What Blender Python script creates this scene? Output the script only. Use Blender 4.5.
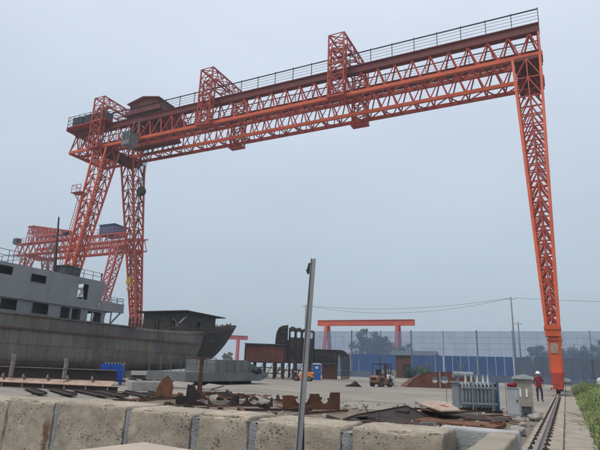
import bpy, bmesh, math, random
from mathutils import Vector, Matrix, noise
random.seed(7)
R = math.radians
sc = bpy.context.scene
for o in list(bpy.data.objects): bpy.data.objects.remove(o)
col = sc.collection

# ------------------------------------------------------------------ camera
YAW, PITCH, ROLL, FPX = 0.466908, 0.268954, 0.034484, 518.26
fw = Vector((-math.sin(YAW)*math.cos(PITCH), math.cos(YAW)*math.cos(PITCH), math.sin(PITCH)))
rt = Vector((math.cos(YAW), math.sin(YAW), 0)); up = rt.cross(fw)
r2 = math.cos(ROLL)*rt + math.sin(ROLL)*up
u2 = -math.sin(ROLL)*rt + math.cos(ROLL)*up
cd = bpy.data.cameras.new('camera'); cam = bpy.data.objects.new('camera', cd); col.objects.link(cam)
M = Matrix((r2, u2, -fw)).transposed().to_4x4(); M.translation = (0, 0, 1.5)
cam.matrix_world = M
cd.sensor_width = 36; cd.lens = FPX/600*36; cd.clip_start = 0.05; cd.clip_end = 6000
sc.camera = cam

# ------------------------------------------------------------------ sky, sun, exposure
SUN_EL, SUN_AZ = R(66), R(205)      # azimuth clockwise from +Y
w = bpy.data.worlds.new('World'); sc.world = w; w.use_nodes = True
nt = w.node_tree; nt.nodes.clear()
out = nt.nodes.new('ShaderNodeOutputWorld'); bg = nt.nodes.new('ShaderNodeBackground'); bg.inputs['Strength'].default_value = 0.1
sky = nt.nodes.new('ShaderNodeTexSky'); sky.sky_type = 'NISHITA'; sky.sun_disc = False
sky.sun_elevation = SUN_EL; sky.sun_rotation = SUN_AZ; sky.dust_density = 6; sky.air_density = 1.2; sky.ozone_density = 1
tc = nt.nodes.new('ShaderNodeTexCoord'); sep = nt.nodes.new('ShaderNodeSeparateXYZ')
ramp = nt.nodes.new('ShaderNodeValToRGB')
el = ramp.color_ramp.elements
el[0].position = 0.0; el[0].color = (.355, .425, .49, 1)
el[1].position = 1.0; el[1].color = (.76, .80, .86, 1)
e = el.new(.18); e.color = (.40, .475, .55, 1)
e = el.new(.40); e.color = (.49, .56, .655, 1)
e = el.new(.62); e.color = (.60, .66, .76, 1)
cl = nt.nodes.new('ShaderNodeTexNoise'); cl.inputs['Scale'].default_value = 1.7; cl.inputs['Detail'].default_value = 5; cl.inputs['Roughness'].default_value = .55
cmap = nt.nodes.new('ShaderNodeMapping'); cmap.inputs['Scale'].default_value = (1, 1, 2.6)
clr = nt.nodes.new('ShaderNodeMapRange'); clr.inputs[1].default_value = .3; clr.inputs[2].default_value = .7; clr.inputs[3].default_value = 9.5; clr.inputs[4].default_value = 10.6
mul = nt.nodes.new('ShaderNodeVectorMath'); mul.operation = 'SCALE'
mix = nt.nodes.new('ShaderNodeMix'); mix.data_type = 'RGBA'; mix.inputs[0].default_value = .9
L = nt.links.new
L(tc.outputs['Generated'], sep.inputs[0]); L(sep.outputs['Z'], ramp.inputs[0])
L(tc.outputs['Generated'], cmap.inputs[0]); L(cmap.outputs[0], cl.inputs['Vector']); L(cl.outputs[0], clr.inputs[0])
L(ramp.outputs[0], mul.inputs[0]); L(clr.outputs[0], mul.inputs['Scale'])
L(sky.outputs[0], mix.inputs[6]); L(mul.outputs[0], mix.inputs[7])
L(mix.outputs[2], bg.inputs['Color']); L(bg.outputs[0], out.inputs[0])
sd = bpy.data.lights.new('sun', 'SUN'); sd.energy = 1.9; sd.angle = R(20); sd.color = (1, .96, .9)
sun = bpy.data.objects.new('sun', sd); col.objects.link(sun)
sdir = Vector((math.sin(SUN_AZ)*math.cos(SUN_EL), math.cos(SUN_AZ)*math.cos(SUN_EL), math.sin(SUN_EL)))
sun.rotation_euler = sdir.to_track_quat('Z', 'Y').to_euler(); sun.location = (0, -20, 60)
vs = sc.view_settings; vs.view_transform = 'Standard'; vs.look = 'None'; vs.gamma = 1; vs.exposure = 0.35; vs.use_curve_mapping = False

# ------------------------------------------------------------------ materials
MAT = {}
def mat(name, c1, c2=None, scale=1.0, stretch=(1, 1, 1), rough=.7, metal=0, bump=0.0, bscale=40, c3=None, s3=.6, t3=.62, detail=6, spec=.3, w3=.10):
    m = bpy.data.materials.new(name); m.use_nodes = True; MAT[name] = m
    n = m.node_tree; bs = n.nodes['Principled BSDF']; l = n.links.new
    bs.inputs['Roughness'].default_value = rough; bs.inputs['Metallic'].default_value = metal
    bs.inputs['Specular IOR Level'].default_value = spec
    g = n.nodes.new('ShaderNodeNewGeometry'); mp = n.nodes.new('ShaderNodeMapping'); mp.inputs['Scale'].default_value = stretch
    l(g.outputs['Position'], mp.inputs[0])
    if c2 is None: c2 = tuple(v*.75 for v in c1)
    nz = n.nodes.new('ShaderNodeTexNoise'); nz.inputs['Scale'].default_value = scale; nz.inputs['Detail'].default_value = detail; nz.inputs['Roughness'].default_value = .62
    l(mp.outputs[0], nz.inputs['Vector'])
    rp = n.nodes.new('ShaderNodeValToRGB'); rp.color_ramp.elements[0].position = .34; rp.color_ramp.elements[1].position = .66
    rp.color_ramp.elements[0].color = (*c1, 1); rp.color_ramp.elements[1].color = (*c2, 1)
    l(nz.outputs[0], rp.inputs[0]); outc = rp.outputs[0]
    if c3:
        n3 = n.nodes.new('ShaderNodeTexNoise'); n3.inputs['Scale'].default_value = s3; n3.inputs['Detail'].default_value = 8; n3.inputs['Roughness'].default_value = .68
        l(mp.outputs[0], n3.inputs['Vector'])
        r3 = n.nodes.new('ShaderNodeMapRange'); r3.inputs[1].default_value = t3; r3.inputs[2].default_value = t3 + w3
        l(n3.outputs[0], r3.inputs[0])
        mx = n.nodes.new('ShaderNodeMix'); mx.data_type = 'RGBA'; mx.inputs[7].default_value = (*c3, 1)
        l(r3.outputs[0], mx.inputs[0]); l(outc, mx.inputs[6]); outc = mx.outputs[2]
    l(outc, bs.inputs['Base Color'])
    if bump:
        nb = n.nodes.new('ShaderNodeTexNoise'); nb.inputs['Scale'].default_value = bscale; nb.inputs['Detail'].default_value = 5
        l(g.outputs['Position'], nb.inputs['Vector'])
        bp = n.nodes.new('ShaderNodeBump'); bp.inputs['Strength'].default_value = bump; bp.inputs['Distance'].default_value = .02
        l(nb.outputs[0], bp.inputs['Height']); l(bp.outputs[0], bs.inputs['Normal'])
    return m
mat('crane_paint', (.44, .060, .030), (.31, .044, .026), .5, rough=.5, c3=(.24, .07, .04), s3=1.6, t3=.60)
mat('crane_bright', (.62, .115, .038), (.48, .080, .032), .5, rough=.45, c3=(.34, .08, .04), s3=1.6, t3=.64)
mat('crane_maroon', (.115, .022, .020), (.16, .026, .022), .4, rough=.6, c3=(.12, .04, .03), s3=1.0, t3=.6)
mat('crane_far_hazed', (.45, .085, .065), (.37, .07, .055), .3, rough=.6)  # red paled towards pink, distance haze put into the colour
mat('gantry_orange', (.60, .10, .05), (.50, .085, .045), .3, rough=.6)
mat('dark_steel', (.035, .033, .033), (.06, .055, .05), 1.5, rough=.7)
mat('grey_steel', (.20, .21, .22), (.14, .145, .15), 1.2, rough=.55, c3=(.12, .07, .04), s3=2.5, t3=.66)
mat('galv', (.20, .205, .21), (.13, .135, .14), 6, stretch=(1, 1, .2), rough=.5, metal=.5, c3=(.10, .075, .06), s3=14, t3=.62)
mat('rust', (.075, .034, .020), (.13, .062, .034), 3, rough=.85, bump=.3, c3=(.035, .022, .018), s3=1.8, t3=.55)
mat('rust_bright', (.17, .072, .032), (.10, .042, .022), 4, rough=.85, bump=.3, c3=(.05, .028, .02), s3=3, t3=.58)
mat('rust_dark', (.040, .026, .022), (.022, .017, .016), 2.5, rough=.8, c3=(.10, .05, .03), s3=2, t3=.62)
mat('rust_red', (.15, .055, .035), (.09, .035, .025), 1.5, stretch=(1, 1, .3), rough=.8, c3=(.05, .03, .025), s3=2, t3=.6)
mat('plate_pale', (.40, .30, .235), (.28, .20, .155), 3, rough=.65, c3=(.15, .085, .055), s3=2.5, t3=.55, w3=.2)
mat('plate_grey', (.26, .232, .205), (.20, .17, .15), 3, rough=.7, c3=(.12, .07, .05), s3=3, t3=.58)
mat('red_paint', (.45, .05, .03), rough=.6)
mat('block_steel', (.040, .037, .034), (.075, .067, .058), 1.2, rough=.75, c3=(.10, .055, .035), s3=1.3, t3=.60)
mat('ship_grey', (.25, .262, .275), (.19, .20, .212), .55, stretch=(1, 1, .5), rough=.55, c3=(.115, .118, .12), s3=1.4, t3=.57, w3=.2)
mat('barge_grey', (.165, .178, .178), (.11, .118, .118), .8, rough=.6, c3=(.10, .075, .06), s3=1.6, t3=.64)
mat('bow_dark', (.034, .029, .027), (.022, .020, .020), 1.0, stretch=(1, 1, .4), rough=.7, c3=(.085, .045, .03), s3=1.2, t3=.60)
mat('frames_brown', (.085, .055, .042), (.055, .04, .034), 3, rough=.8)
mat('rub_rail', (.11, .062, .048), (.065, .042, .036), 1, rough=.75)
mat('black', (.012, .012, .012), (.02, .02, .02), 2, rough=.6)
mat('rubber', (.022, .022, .022), (.035, .033, .03), 4, rough=.9)
mat('white_paint', (.72, .72, .70), (.6, .6, .58), 2, rough=.5)
mat('bag_white', (.62, .61, .58), (.5, .49, .46), 3, rough=.8)
mat('mortar', (.27, .275, .28), (.18, .185, .19), 9, rough=.9, bump=.5, bscale=60)
mat('plaster', (.37, .375, .37), (.27, .275, .275), 2.4, rough=.9, bump=.35, bscale=50, c3=(.42, .40, .36), s3=3, t3=.56)
mat('slab_brown', (.40, .335, .28), (.33, .275, .23), 3, rough=.95, bump=.3, bscale=90)
mat('kerb', (.34, .29, .235), (.22, .19, .155), 3, rough=.95, bump=.4, bscale=30, c3=(.22, .19, .16), s3=2.2, t3=.6)
mat('strip', (.315, .27, .22), (.21, .183, .15), 1.6, rough=.95, bump=.5, bscale=18, c3=(.15, .135, .105), s3=2.6, t3=.57, w3=.16)
mat('rail_steel', (.32, .27, .24), (.22, .18, .155), 5, stretch=(1, .2, 1), rough=.45, metal=.5)
mat('clip', (.04, .035, .032), (.07, .055, .045), 8, rough=.8)
mat('stone', (.30, .28, .25), (.21, .195, .175), 5, rough=.95, bump=.5, bscale=25)
mat('concrete_block', (.34, .325, .30), (.25, .24, .22), 2.5, rough=.95, bump=.4, bscale=25)
mat('fence_blue', (.050, .105, .25), (.038, .08, .20), .35, stretch=(1, 1, .35), rough=.6, c3=(.075, .12, .27), s3=.8, t3=.58)
mat('fence_greyblue', (.10, .135, .19), (.075, .10, .15), .3, rough=.7)
mat('post_grey', (.12, .13, .145), (.09, .10, .11), 1, rough=.6)
mat('blue_plastic', (.02, .12, .42), (.015, .09, .33), 2, rough=.4)
mat('blue_paint', (.02, .085, .42), (.015, .06, .32), 2, rough=.45, c3=(.1, .09, .1), s3=4, t3=.66)
mat('teal', (.05, .17, .21), (.04, .12, .15), 3, rough=.6)
mat('fork_orange', (.75, .21, .03), (.62, .16, .03), 2, rough=.45, c3=(.3, .12, .05), s3=5, t3=.66)
mat('fork_pale', (.24, .11, .075), (.15, .075, .055), 3, rough=.5, c3=(.15, .08, .06), s3=4, t3=.6)
mat('transformer', (.235, .265, .28), (.175, .20, .215), 4, stretch=(1, 1, .3), rough=.5, c3=(.13, .10, .08), s3=8, t3=.66)
mat('transformer_blue', (.09, .155, .25), (.06, .11, .19), 3, rough=.5)
mat('cabinet_grey', (.36, .38, .40), (.29, .305, .32), 3, rough=.5, c3=(.2, .17, .14), s3=5, t3=.66)
mat('cabinet_beige', (.30, .275, .235), (.24, .22, .185), 3, rough=.6)
mat('ceramic', (.62, .64, .62), (.5, .5, .48), 5, rough=.3)
mat('skin', (.40, .22, .15), rough=.6)
mat('jacket_red', (.20, .022, .035), (.14, .02, .03), 8, rough=.9)
mat('cloth_dark', (.03, .032, .045), (.045, .045, .06), 8, rough=.9)
mat('hi_vis', (.5, .13, .03), rough=.8)
mat('house_grey', (.075, .08, .088), (.05, .055, .06), 1, rough=.6)
mat('trolley_roof', (.36, .11, .10), (.28, .09, .085), .8, rough=.6)
mat('machine_blue', (.06, .10, .19), (.045, .075, .15), .5, rough=.6)
mat('bark', (.10, .08, .06), (.06, .05, .04), 4, rough=.95, bump=.5)
mat('leaf_a', (.040, .068, .026), (.028, .050, .020), .5, rough=.7)
mat('leaf_b', (.070, .105, .040), (.045, .075, .028), .5, rough=.7)
mat('leaf_hazed', (.17, .16, .10), (.13, .12, .08), .5, rough=.8)  # leaf colour paled to stand in for distance haze
mat('weed', (.20, .25, .085), (.13, .18, .055), 1.5, rough=.7, c3=(.29, .25, .12), s3=2.5, t3=.56)
mat('twig', (.28, .235, .18), (.2, .165, .125), 6, rough=.9)
mat('concrete_pole', (.20, .20, .195), (.14, .14, .138), 1, rough=.8)
mat('yellow', (.55, .36, .03), rough=.5)
mat('tank_wall', (.20, .205, .20), (.15, .155, .15), .5, rough=.8)
mat('soil', (.17, .135, .105), (.12, .095, .075), 1.5, rough=1, bump=.5, bscale=12)

def ground_mat():
    m = mat('yard', (.275, .245, .21), (.205, .185, .16), .12, stretch=(.55, 1.6, 1), rough=.95, bump=.35, bscale=5, c3=(.33, .285, .235), s3=.35, t3=.52, w3=.2)
    n = m.node_tree; l = n.links.new; bs = n.nodes['Principled BSDF']
    src = bs.inputs['Base Color'].links[0].from_socket
    g = n.nodes.new('ShaderNodeNewGeometry')
    a = n.nodes.new('ShaderNodeTexNoise'); a.inputs['Scale'].default_value = .9; a.inputs['Detail'].default_value = 9; a.inputs['Roughness'].default_value = .72
    mp = n.nodes.new('ShaderNodeMapping'); mp.inputs['Rotation'].default_value = (0, 0, R(25)); mp.inputs['Scale'].default_value = (.25, 1.0, 1)
    l(g.outputs['Position'], mp.inputs[0]); l(mp.outputs[0], a.inputs['Vector'])
    r = n.nodes.new('ShaderNodeMapRange'); r.inputs[1].default_value = .35; r.inputs[2].default_value = .7; r.inputs[3].default_value = .62; r.inputs[4].default_value = 1.22
    l(a.outputs[0], r.inputs[0])
    mm = n.nodes.new('ShaderNodeVectorMath'); mm.operation = 'SCALE'; l(src, mm.inputs[0]); l(r.outputs[0], mm.inputs['Scale']); l(mm.outputs[0], bs.inputs['Base Color'])
ground_mat()

def hull_mat():
    m = mat('ship_hull', (.175, .160, .136), (.112, .105, .093), .35, stretch=(1, 1, 1), rough=.62, c3=(.15, .098, .058), s3=.5, t3=.565, w3=.10)
    n = m.node_tree; l = n.links.new; bs = n.nodes['Principled BSDF']; src = bs.inputs['Base Color'].links[0].from_socket
    g = n.nodes.new('ShaderNodeNewGeometry'); sp = n.nodes.new('ShaderNodeSeparateXYZ'); cb = n.nodes.new('ShaderNodeCombineXYZ')
    l(g.outputs['Position'], sp.inputs[0]); l(sp.outputs['Y'], cb.inputs[0]); l(sp.outputs['Z'], cb.inputs[1])
    br = n.nodes.new('ShaderNodeTexBrick'); br.inputs['Scale'].default_value = 1; br.inputs['Brick Width'].default_value = 5.2; br.inputs['Row Height'].default_value = 1.3
    br.inputs['Mortar Size'].default_value = .03; br.inputs['Color1'].default_value = (1.12, 1.12, 1.12, 1); br.inputs['Color2'].default_value = (.78, .78, .80, 1); br.inputs['Mortar'].default_value = (.55, .5, .45, 1)
    l(cb.outputs[0], br.inputs['Vector'])
    m1 = n.nodes.new('ShaderNodeVectorMath'); m1.operation = 'MULTIPLY'; l(src, m1.inputs[0]); l(br.outputs[0], m1.inputs[1])
    st = n.nodes.new('ShaderNodeTexNoise'); st.inputs['Scale'].default_value = 1; st.inputs['Detail'].default_value = 6
    mp = n.nodes.new('ShaderNodeMapping'); mp.inputs['Scale'].default_value = (1, 3.2, .35); l(g.outputs['Position'], mp.inputs[0]); l(mp.outputs[0], st.inputs['Vector'])
    r = n.nodes.new('ShaderNodeMapRange'); r.inputs[1].default_value = .35; r.inputs[2].default_value = .65; r.inputs[3].default_value = .78; r.inputs[4].default_value = 1.15
    l(st.outputs[0], r.inputs[0])
    m2 = n.nodes.new('ShaderNodeVectorMath'); m2.operation = 'SCALE'; l(m1.outputs[0], m2.inputs[0]); l(r.outputs[0], m2.inputs['Scale']); l(m2.outputs[0], bs.inputs['Base Color'])
    bp = n.nodes.new('ShaderNodeBump'); bp.inputs['Strength'].default_value = .25; bp.inputs['Distance'].default_value = .03
    w1 = n.nodes.new('ShaderNodeTexNoise'); w1.inputs['Scale'].default_value = 1.1; l(g.outputs['Position'], w1.inputs['Vector']); l(w1.outputs[0], bp.inputs['Height']); l(bp.outputs[0], bs.inputs['Normal'])
hull_mat()

def wall_mat():
    m = mat('wall_block', (.43, .37, .295), (.30, .258, .205), 9, rough=.97, c3=(.25, .205, .16), s3=26, t3=.585, w3=.07)
    n = m.node_tree; l = n.links.new; bs = n.nodes['Principled BSDF']; src = bs.inputs['Base Color'].links[0].from_socket
    g = n.nodes.new('ShaderNodeNewGeometry')
    # pits: small dark holes where the aggregate has fallen out, unevenly spread
    v = n.nodes.new('ShaderNodeTexVoronoi'); v.inputs['Scale'].default_value = 38; l(g.outputs['Position'], v.inputs['Vector'])
    dn = n.nodes.new('ShaderNodeTexNoise'); dn.inputs['Scale'].default_value = 6; dn.inputs['Detail'].default_value = 3; l(g.outputs['Position'], dn.inputs['Vector'])
    rad_ = n.nodes.new('ShaderNodeMapRange'); rad_.inputs[1].default_value = .42; rad_.inputs[2].default_value = .72; rad_.inputs[3].default_value = .05; rad_.inputs[4].default_value = .42; l(dn.outputs[0], rad_.inputs[0])
    fn = n.nodes.new('ShaderNodeTexNoise'); fn.inputs['Scale'].default_value = 70; fn.inputs['Detail'].default_value = 6; fn.inputs['Roughness'].default_value = .75; l(g.outputs['Position'], fn.inputs['Vector'])
    ad = n.nodes.new('ShaderNodeMath'); ad.operation = 'MULTIPLY_ADD'; ad.inputs[1].default_value = .5; l(fn.outputs[0], ad.inputs[0]); l(v.outputs['Distance'], ad.inputs[2])
    sub_ = n.nodes.new('ShaderNodeMath'); sub_.operation = 'SUBTRACT'; l(ad.outputs[0], sub_.inputs[0]); l(rad_.outputs[0], sub_.inputs[1])
    pit = n.nodes.new('ShaderNodeMapRange'); pit.inputs[1].default_value = .12; pit.inputs[2].default_value = .30; pit.inputs[3].default_value = 0; pit.inputs[4].default_value = 1; l(sub_.outputs[0], pit.inputs[0])
    pm = n.nodes.new('ShaderNodeMapRange'); pm.inputs[3].default_value = .62; pm.inputs[4].default_value = 1.04; l(pit.outputs[0], pm.inputs[0])
    big = n.nodes.new('ShaderNodeTexNoise'); big.inputs['Scale'].default_value = 2.1; big.inputs['Detail'].default_value = 5; l(g.outputs['Position'], big.inputs['Vector'])
    bm_ = n.nodes.new('ShaderNodeMapRange'); bm_.inputs[1].default_value = .3; bm_.inputs[2].default_value = .7; bm_.inputs[3].default_value = .80; bm_.inputs[4].default_value = 1.14; l(big.outputs[0], bm_.inputs[0])
    k2 = n.nodes.new('ShaderNodeMath'); k2.operation = 'MULTIPLY'; l(pm.outputs[0], k2.inputs[0]); l(bm_.outputs[0], k2.inputs[1])
    m2 = n.nodes.new('ShaderNodeVectorMath'); m2.operation = 'SCALE'; l(src, m2.inputs[0]); l(k2.outputs[0], m2.inputs['Scale'])
    # rust run down one block
    sp = n.nodes.new('ShaderNodeSeparateXYZ'); l(g.outputs['Position'], sp.inputs[0])
    sx = n.nodes.new('ShaderNodeMath'); sx.operation = 'ADD'; sx.inputs[1].default_value = 4.075; l(sp.outputs['X'], sx.inputs[0])
    sa = n.nodes.new('ShaderNodeMath'); sa.operation = 'ABSOLUTE'; l(sx.outputs[0], sa.inputs[0])
    s1 = n.nodes.new('ShaderNodeMath'); s1.operation = 'MULTIPLY_ADD'; s1.inputs[1].default_value = .12; l(dn.outputs[0], s1.inputs[0]); l(sa.outputs[0], s1.inputs[2])
    s2 = n.nodes.new('ShaderNodeMapRange'); s2.inputs[1].default_value = .075; s2.inputs[2].default_value = .115; s2.inputs[3].default_value = 1; s2.inputs[4].default_value = 0; l(s1.outputs[0], s2.inputs[0])
    s3 = n.nodes.new('ShaderNodeMapRange'); s3.inputs[1].default_value = .93; s3.inputs[2].default_value = 1.06; s3.inputs[3].default_value = .9; s3.inputs[4].default_value = 0; l(sp.outputs['Z'], s3.inputs[0])
    s4 = n.nodes.new('ShaderNodeMath'); s4.operation = 'MULTIPLY'; l(s2.outputs[0], s4.inputs[0]); l(s3.outputs[0], s4.inputs[1])
    sm = n.nodes.new('ShaderNodeMix'); sm.data_type = 'RGBA'; sm.inputs[7].default_value = (.13, .062, .035, 1); l(s4.outputs[0], sm.inputs[0]); l(m2.outputs[0], sm.inputs[6]); l(sm.outputs[2], bs.inputs['Base Color'])
    hs = n.nodes.new('ShaderNodeMath'); hs.operation = 'MULTIPLY_ADD'; hs.inputs[1].default_value = 1.0; l(fn.outputs[0], hs.inputs[0]); l(pit.outputs[0], hs.inputs[2])
    bp = n.nodes.new('ShaderNodeBump'); bp.inputs['Strength'].default_value = .95; bp.inputs['Distance'].default_value = .012; l(hs.outputs[0], bp.inputs['Height']); l(bp.outputs[0], bs.inputs['Normal'])
wall_mat()

def net_mat():
    m = bpy.data.materials.new('net_blue'); m.use_nodes = True; MAT['net_blue'] = m
    n = m.node_tree; l = n.links.new; n.nodes.clear()
    o = n.nodes.new('ShaderNodeOutputMaterial'); mx = n.nodes.new('ShaderNodeMixShader'); t = n.nodes.new('ShaderNodeBsdfTransparent'); d = n.nodes.new('ShaderNodeBsdfDiffuse')
    g = n.nodes.new('ShaderNodeNewGeometry'); nz = n.nodes.new('ShaderNodeTexNoise'); nz.inputs['Scale'].default_value = .35; nz.inputs['Detail'].default_value = 4
    l(g.outputs['Position'], nz.inputs['Vector'])
    r = n.nodes.new('ShaderNodeMapRange'); r.inputs[1].default_value = .3; r.inputs[2].default_value = .7; r.inputs[3].default_value = .50; r.inputs[4].default_value = .62
    l(nz.outputs[0], r.inputs[0]); l(r.outputs[0], mx.inputs[0])
    d.inputs['Color'].default_value = (.15, .205, .305, 1)
    l(t.outputs[0], mx.inputs[1]); l(d.outputs[0], mx.inputs[2]); l(mx.outputs[0], o.inputs[0])
net_mat()

# ------------------------------------------------------------------ mesh helpers
class MB:
    def __init__(s): s.v = []; s.f = []
    def add(s, vs, fs):
        n = len(s.v); s.v += [tuple(p) for p in vs]; s.f += [tuple(i+n for i in f) for f in fs]
    def box(s, c, d, rz=0, rx=0, ry=0):
        m = Matrix.Translation(c) @ Matrix.Rotation(rz, 4, 'Z') @ Matrix.Rotation(ry, 4, 'Y') @ Matrix.Rotation(rx, 4, 'X')
        vs = [m @ Vector((x*d[0]/2, y*d[1]/2, z*d[2]/2)) for z in (-1, 1) for y in (-1, 1) for x in (-1, 1)]
        s.add(vs, [(0, 2, 3, 1), (4, 5, 7, 6), (0, 1, 5, 4), (2, 6, 7, 3), (0, 4, 6, 2), (1, 3, 7, 5)]); return s
    def b2(s, a, b): return s.box([(a[i]+b[i])/2 for i in range(3)], [abs(b[i]-a[i]) for i in range(3)])
    def beam(s, p, q, wd, ht=None):
        p, q = Vector(p), Vector(q); ht = ht or wd; d = q-p
        if d.length < 1e-6: return s
        m = bm_matrix(p, q, wd, ht)
        vs = [m @ Vector((x/2, y/2, z)) for z in (0, 1) for y in (-1, 1) for x in (-1, 1)]
        s.add(vs, [(0, 2, 3, 1), (4, 5, 7, 6), (0, 1, 5, 4), (2, 6, 7, 3), (0, 4, 6, 2), (1, 3, 7, 5)]); return s
    def tube(s, pts, r, n=8, cap=True):
        pts = [Vector(p) for p in pts]; rs = r if isinstance(r, (list, tuple)) else [r]*len(pts)
        rings = []
        for i, p in enumerate(pts):
            d = (pts[min(i+1, len(pts)-1)] - pts[max(i-1, 0)]).normalized()
            a = d.orthogonal().normalized() if i == 0 else (pa - d*pa.dot(d)).normalized()
            pa = a; b = d.cross(a)
            rings.append([p + (a*math.cos(t*2*math.pi/n) + b*math.sin(t*2*math.pi/n))*rs[i] for t in range(n)])
        vs = [v for rg in rings for v in rg]; fs = []
        for i in range(len(rings)-1):
            for j in range(n):
                k = (j+1) % n; fs.append((i*n+j, i*n+k, (i+1)*n+k, (i+1)*n+j))
        if cap: fs += [tuple(range(n))[::-1], tuple((len(rings)-1)*n+j for j in range(n))]
        s.add(vs, fs); return s
    def prism(s, prof, o, ax, ay, ex):
        # closed outline prof (x,y) in plane (ax,ay) at origin o, extruded by vector ex
        o, ax, ay, ex = map(Vector, (o, ax, ay, ex)); n = len(prof)
        a = [o + ax*x + ay*y for x, y in prof]; b = [p + ex for p in a]
        s.add(a+b, [tuple(range(n))[::-1], tuple(range(n, 2*n))] + [(i, (i+1) % n, n+(i+1) % n, n+i) for i in range(n)]); return s
    def grid(s, fn, nu, nv, close=False):
        vs = [fn(i, j) for i in range(nu+1) for j in range(nv+1)]
        s.add(vs, [(i*(nv+1)+j, (i+1)*(nv+1)+j, (i+1)*(nv+1)+j+1, i*(nv+1)+j+1) for i in range(nu) for j in range(nv)]); return s
    def wall(s, us, zs, solid, fn, th):
        # wall with openings: fn(u, z, depth) -> world point
        nu, nz = len(us)-1, len(zs)-1
        S = lambda i, j: 0 <= i < nu and 0 <= j < nz and solid((us[i]+us[i+1])/2, (zs[j]+zs[j+1])/2)
        for i in range(nu):
            for j in range(nz):
                if not S(i, j): continue
                a, b, c, d = us[i], us[i+1], zs[j], zs[j+1]
                s.add([fn(a, c, 0), fn(b, c, 0), fn(b, d, 0), fn(a, d, 0)], [(0, 1, 2, 3)])
                s.add([fn(a, c, th), fn(b, c, th), fn(b, d, th), fn(a, d, th)], [(3, 2, 1, 0)])
                for (di, dj, p, q) in ((-1, 0, (a, c), (a, d)), (1, 0, (b, c), (b, d)), (0, -1, (a, c), (b, c)), (0, 1, (a, d), (b, d))):
                    if not S(i+di, j+dj):
                        s.add([fn(*p, 0), fn(*q, 0), fn(*q, th), fn(*p, th)], [(0, 1, 2, 3)])
        return s
    def build(s, name, m, parent=None, smooth=False, bevel=0):
        base = root_loc(parent)
        me = bpy.data.meshes.new(name); me.from_pydata([tuple(Vector(v)-base) for v in s.v], [], s.f); me.materials.append(MAT[m]); me.update()
        b = bmesh.new(); b.from_mesh(me); bmesh.ops.recalc_face_normals(b, faces=b.faces); b.to_mesh(me); b.free()
        if smooth: me.shade_smooth()
        o = bpy.data.objects.new(name, me); col.objects.link(o); o.parent = parent
        if bevel:
            md = o.modifiers.new('bevel', 'BEVEL'); md.width = bevel; md.segments = 2; md.limit_method = 'ANGLE'
        return o
def root_loc(p):
    if p is None: return Vector((0, 0, 0))
    while p.parent: p = p.parent
    return p.location.copy()
def bm_matrix(p, q, wd, ht):
    p, q = Vector(p), Vector(q); d = q-p; z = d.normalized()
    ref = Vector((0, 0, 1)) if abs(z.z) < .95 else Vector((0, 1, 0))
    x = ref.cross(z).normalized(); y = z.cross(x)
    m = Matrix((x*wd, y*ht, d)).transposed().to_4x4(); m.translation = p
    return m
UNIT = {}
def piece(name, p, q, wd, ht, m, parent):
    # one straight member, its own object, sharing mesh data with its likes
    if m not in UNIT:
        k = MB(); k.add([(x/2, y/2, z) for z in (0, 1) for y in (-1, 1) for x in (-1, 1)], [(0, 2, 3, 1), (4, 5, 7, 6), (0, 1, 5, 4), (2, 6, 7, 3), (0, 4, 6, 2), (1, 3, 7, 5)])
        me = bpy.data.meshes.new('member_'+m); me.from_pydata(k.v, [], k.f); me.materials.append(MAT[m]); UNIT[m] = me
    o = bpy.data.objects.new(name, UNIT[m]); col.objects.link(o); o.parent = parent
    mm = bm_matrix(p, q, wd, ht or wd); mm.translation -= root_loc(parent); o.matrix_local = mm
    return o
def shared(name, me, loc, parent, rz=0, scale=(1, 1, 1)):
    o = bpy.data.objects.new(name, me); col.objects.link(o); o.parent = parent
    o.matrix_local = Matrix.Translation(Vector(loc)-root_loc(parent)) @ Matrix.Rotation(rz, 4, 'Z') @ Matrix.Diagonal((*scale, 1))
    return o
def thing(name, label, cat, loc=(0, 0, 0), group=None):
    o = bpy.data.objects.new(name, None); col.objects.link(o); o.location = loc; o.empty_display_size = .3
    return tag(o, label, cat, group)
def tag(o, label, cat, group=None):
    o['label'] = label; o['category'] = cat
    if group: o['group'] = group
    return o
def struct(o): o['kind'] = 'structure'; return o
def stuff(o): o['kind'] = 'stuff'; return o
def lerp(a, b, t): return Vector(a).lerp(Vector(b), t)
rnd = random.uniform
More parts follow.
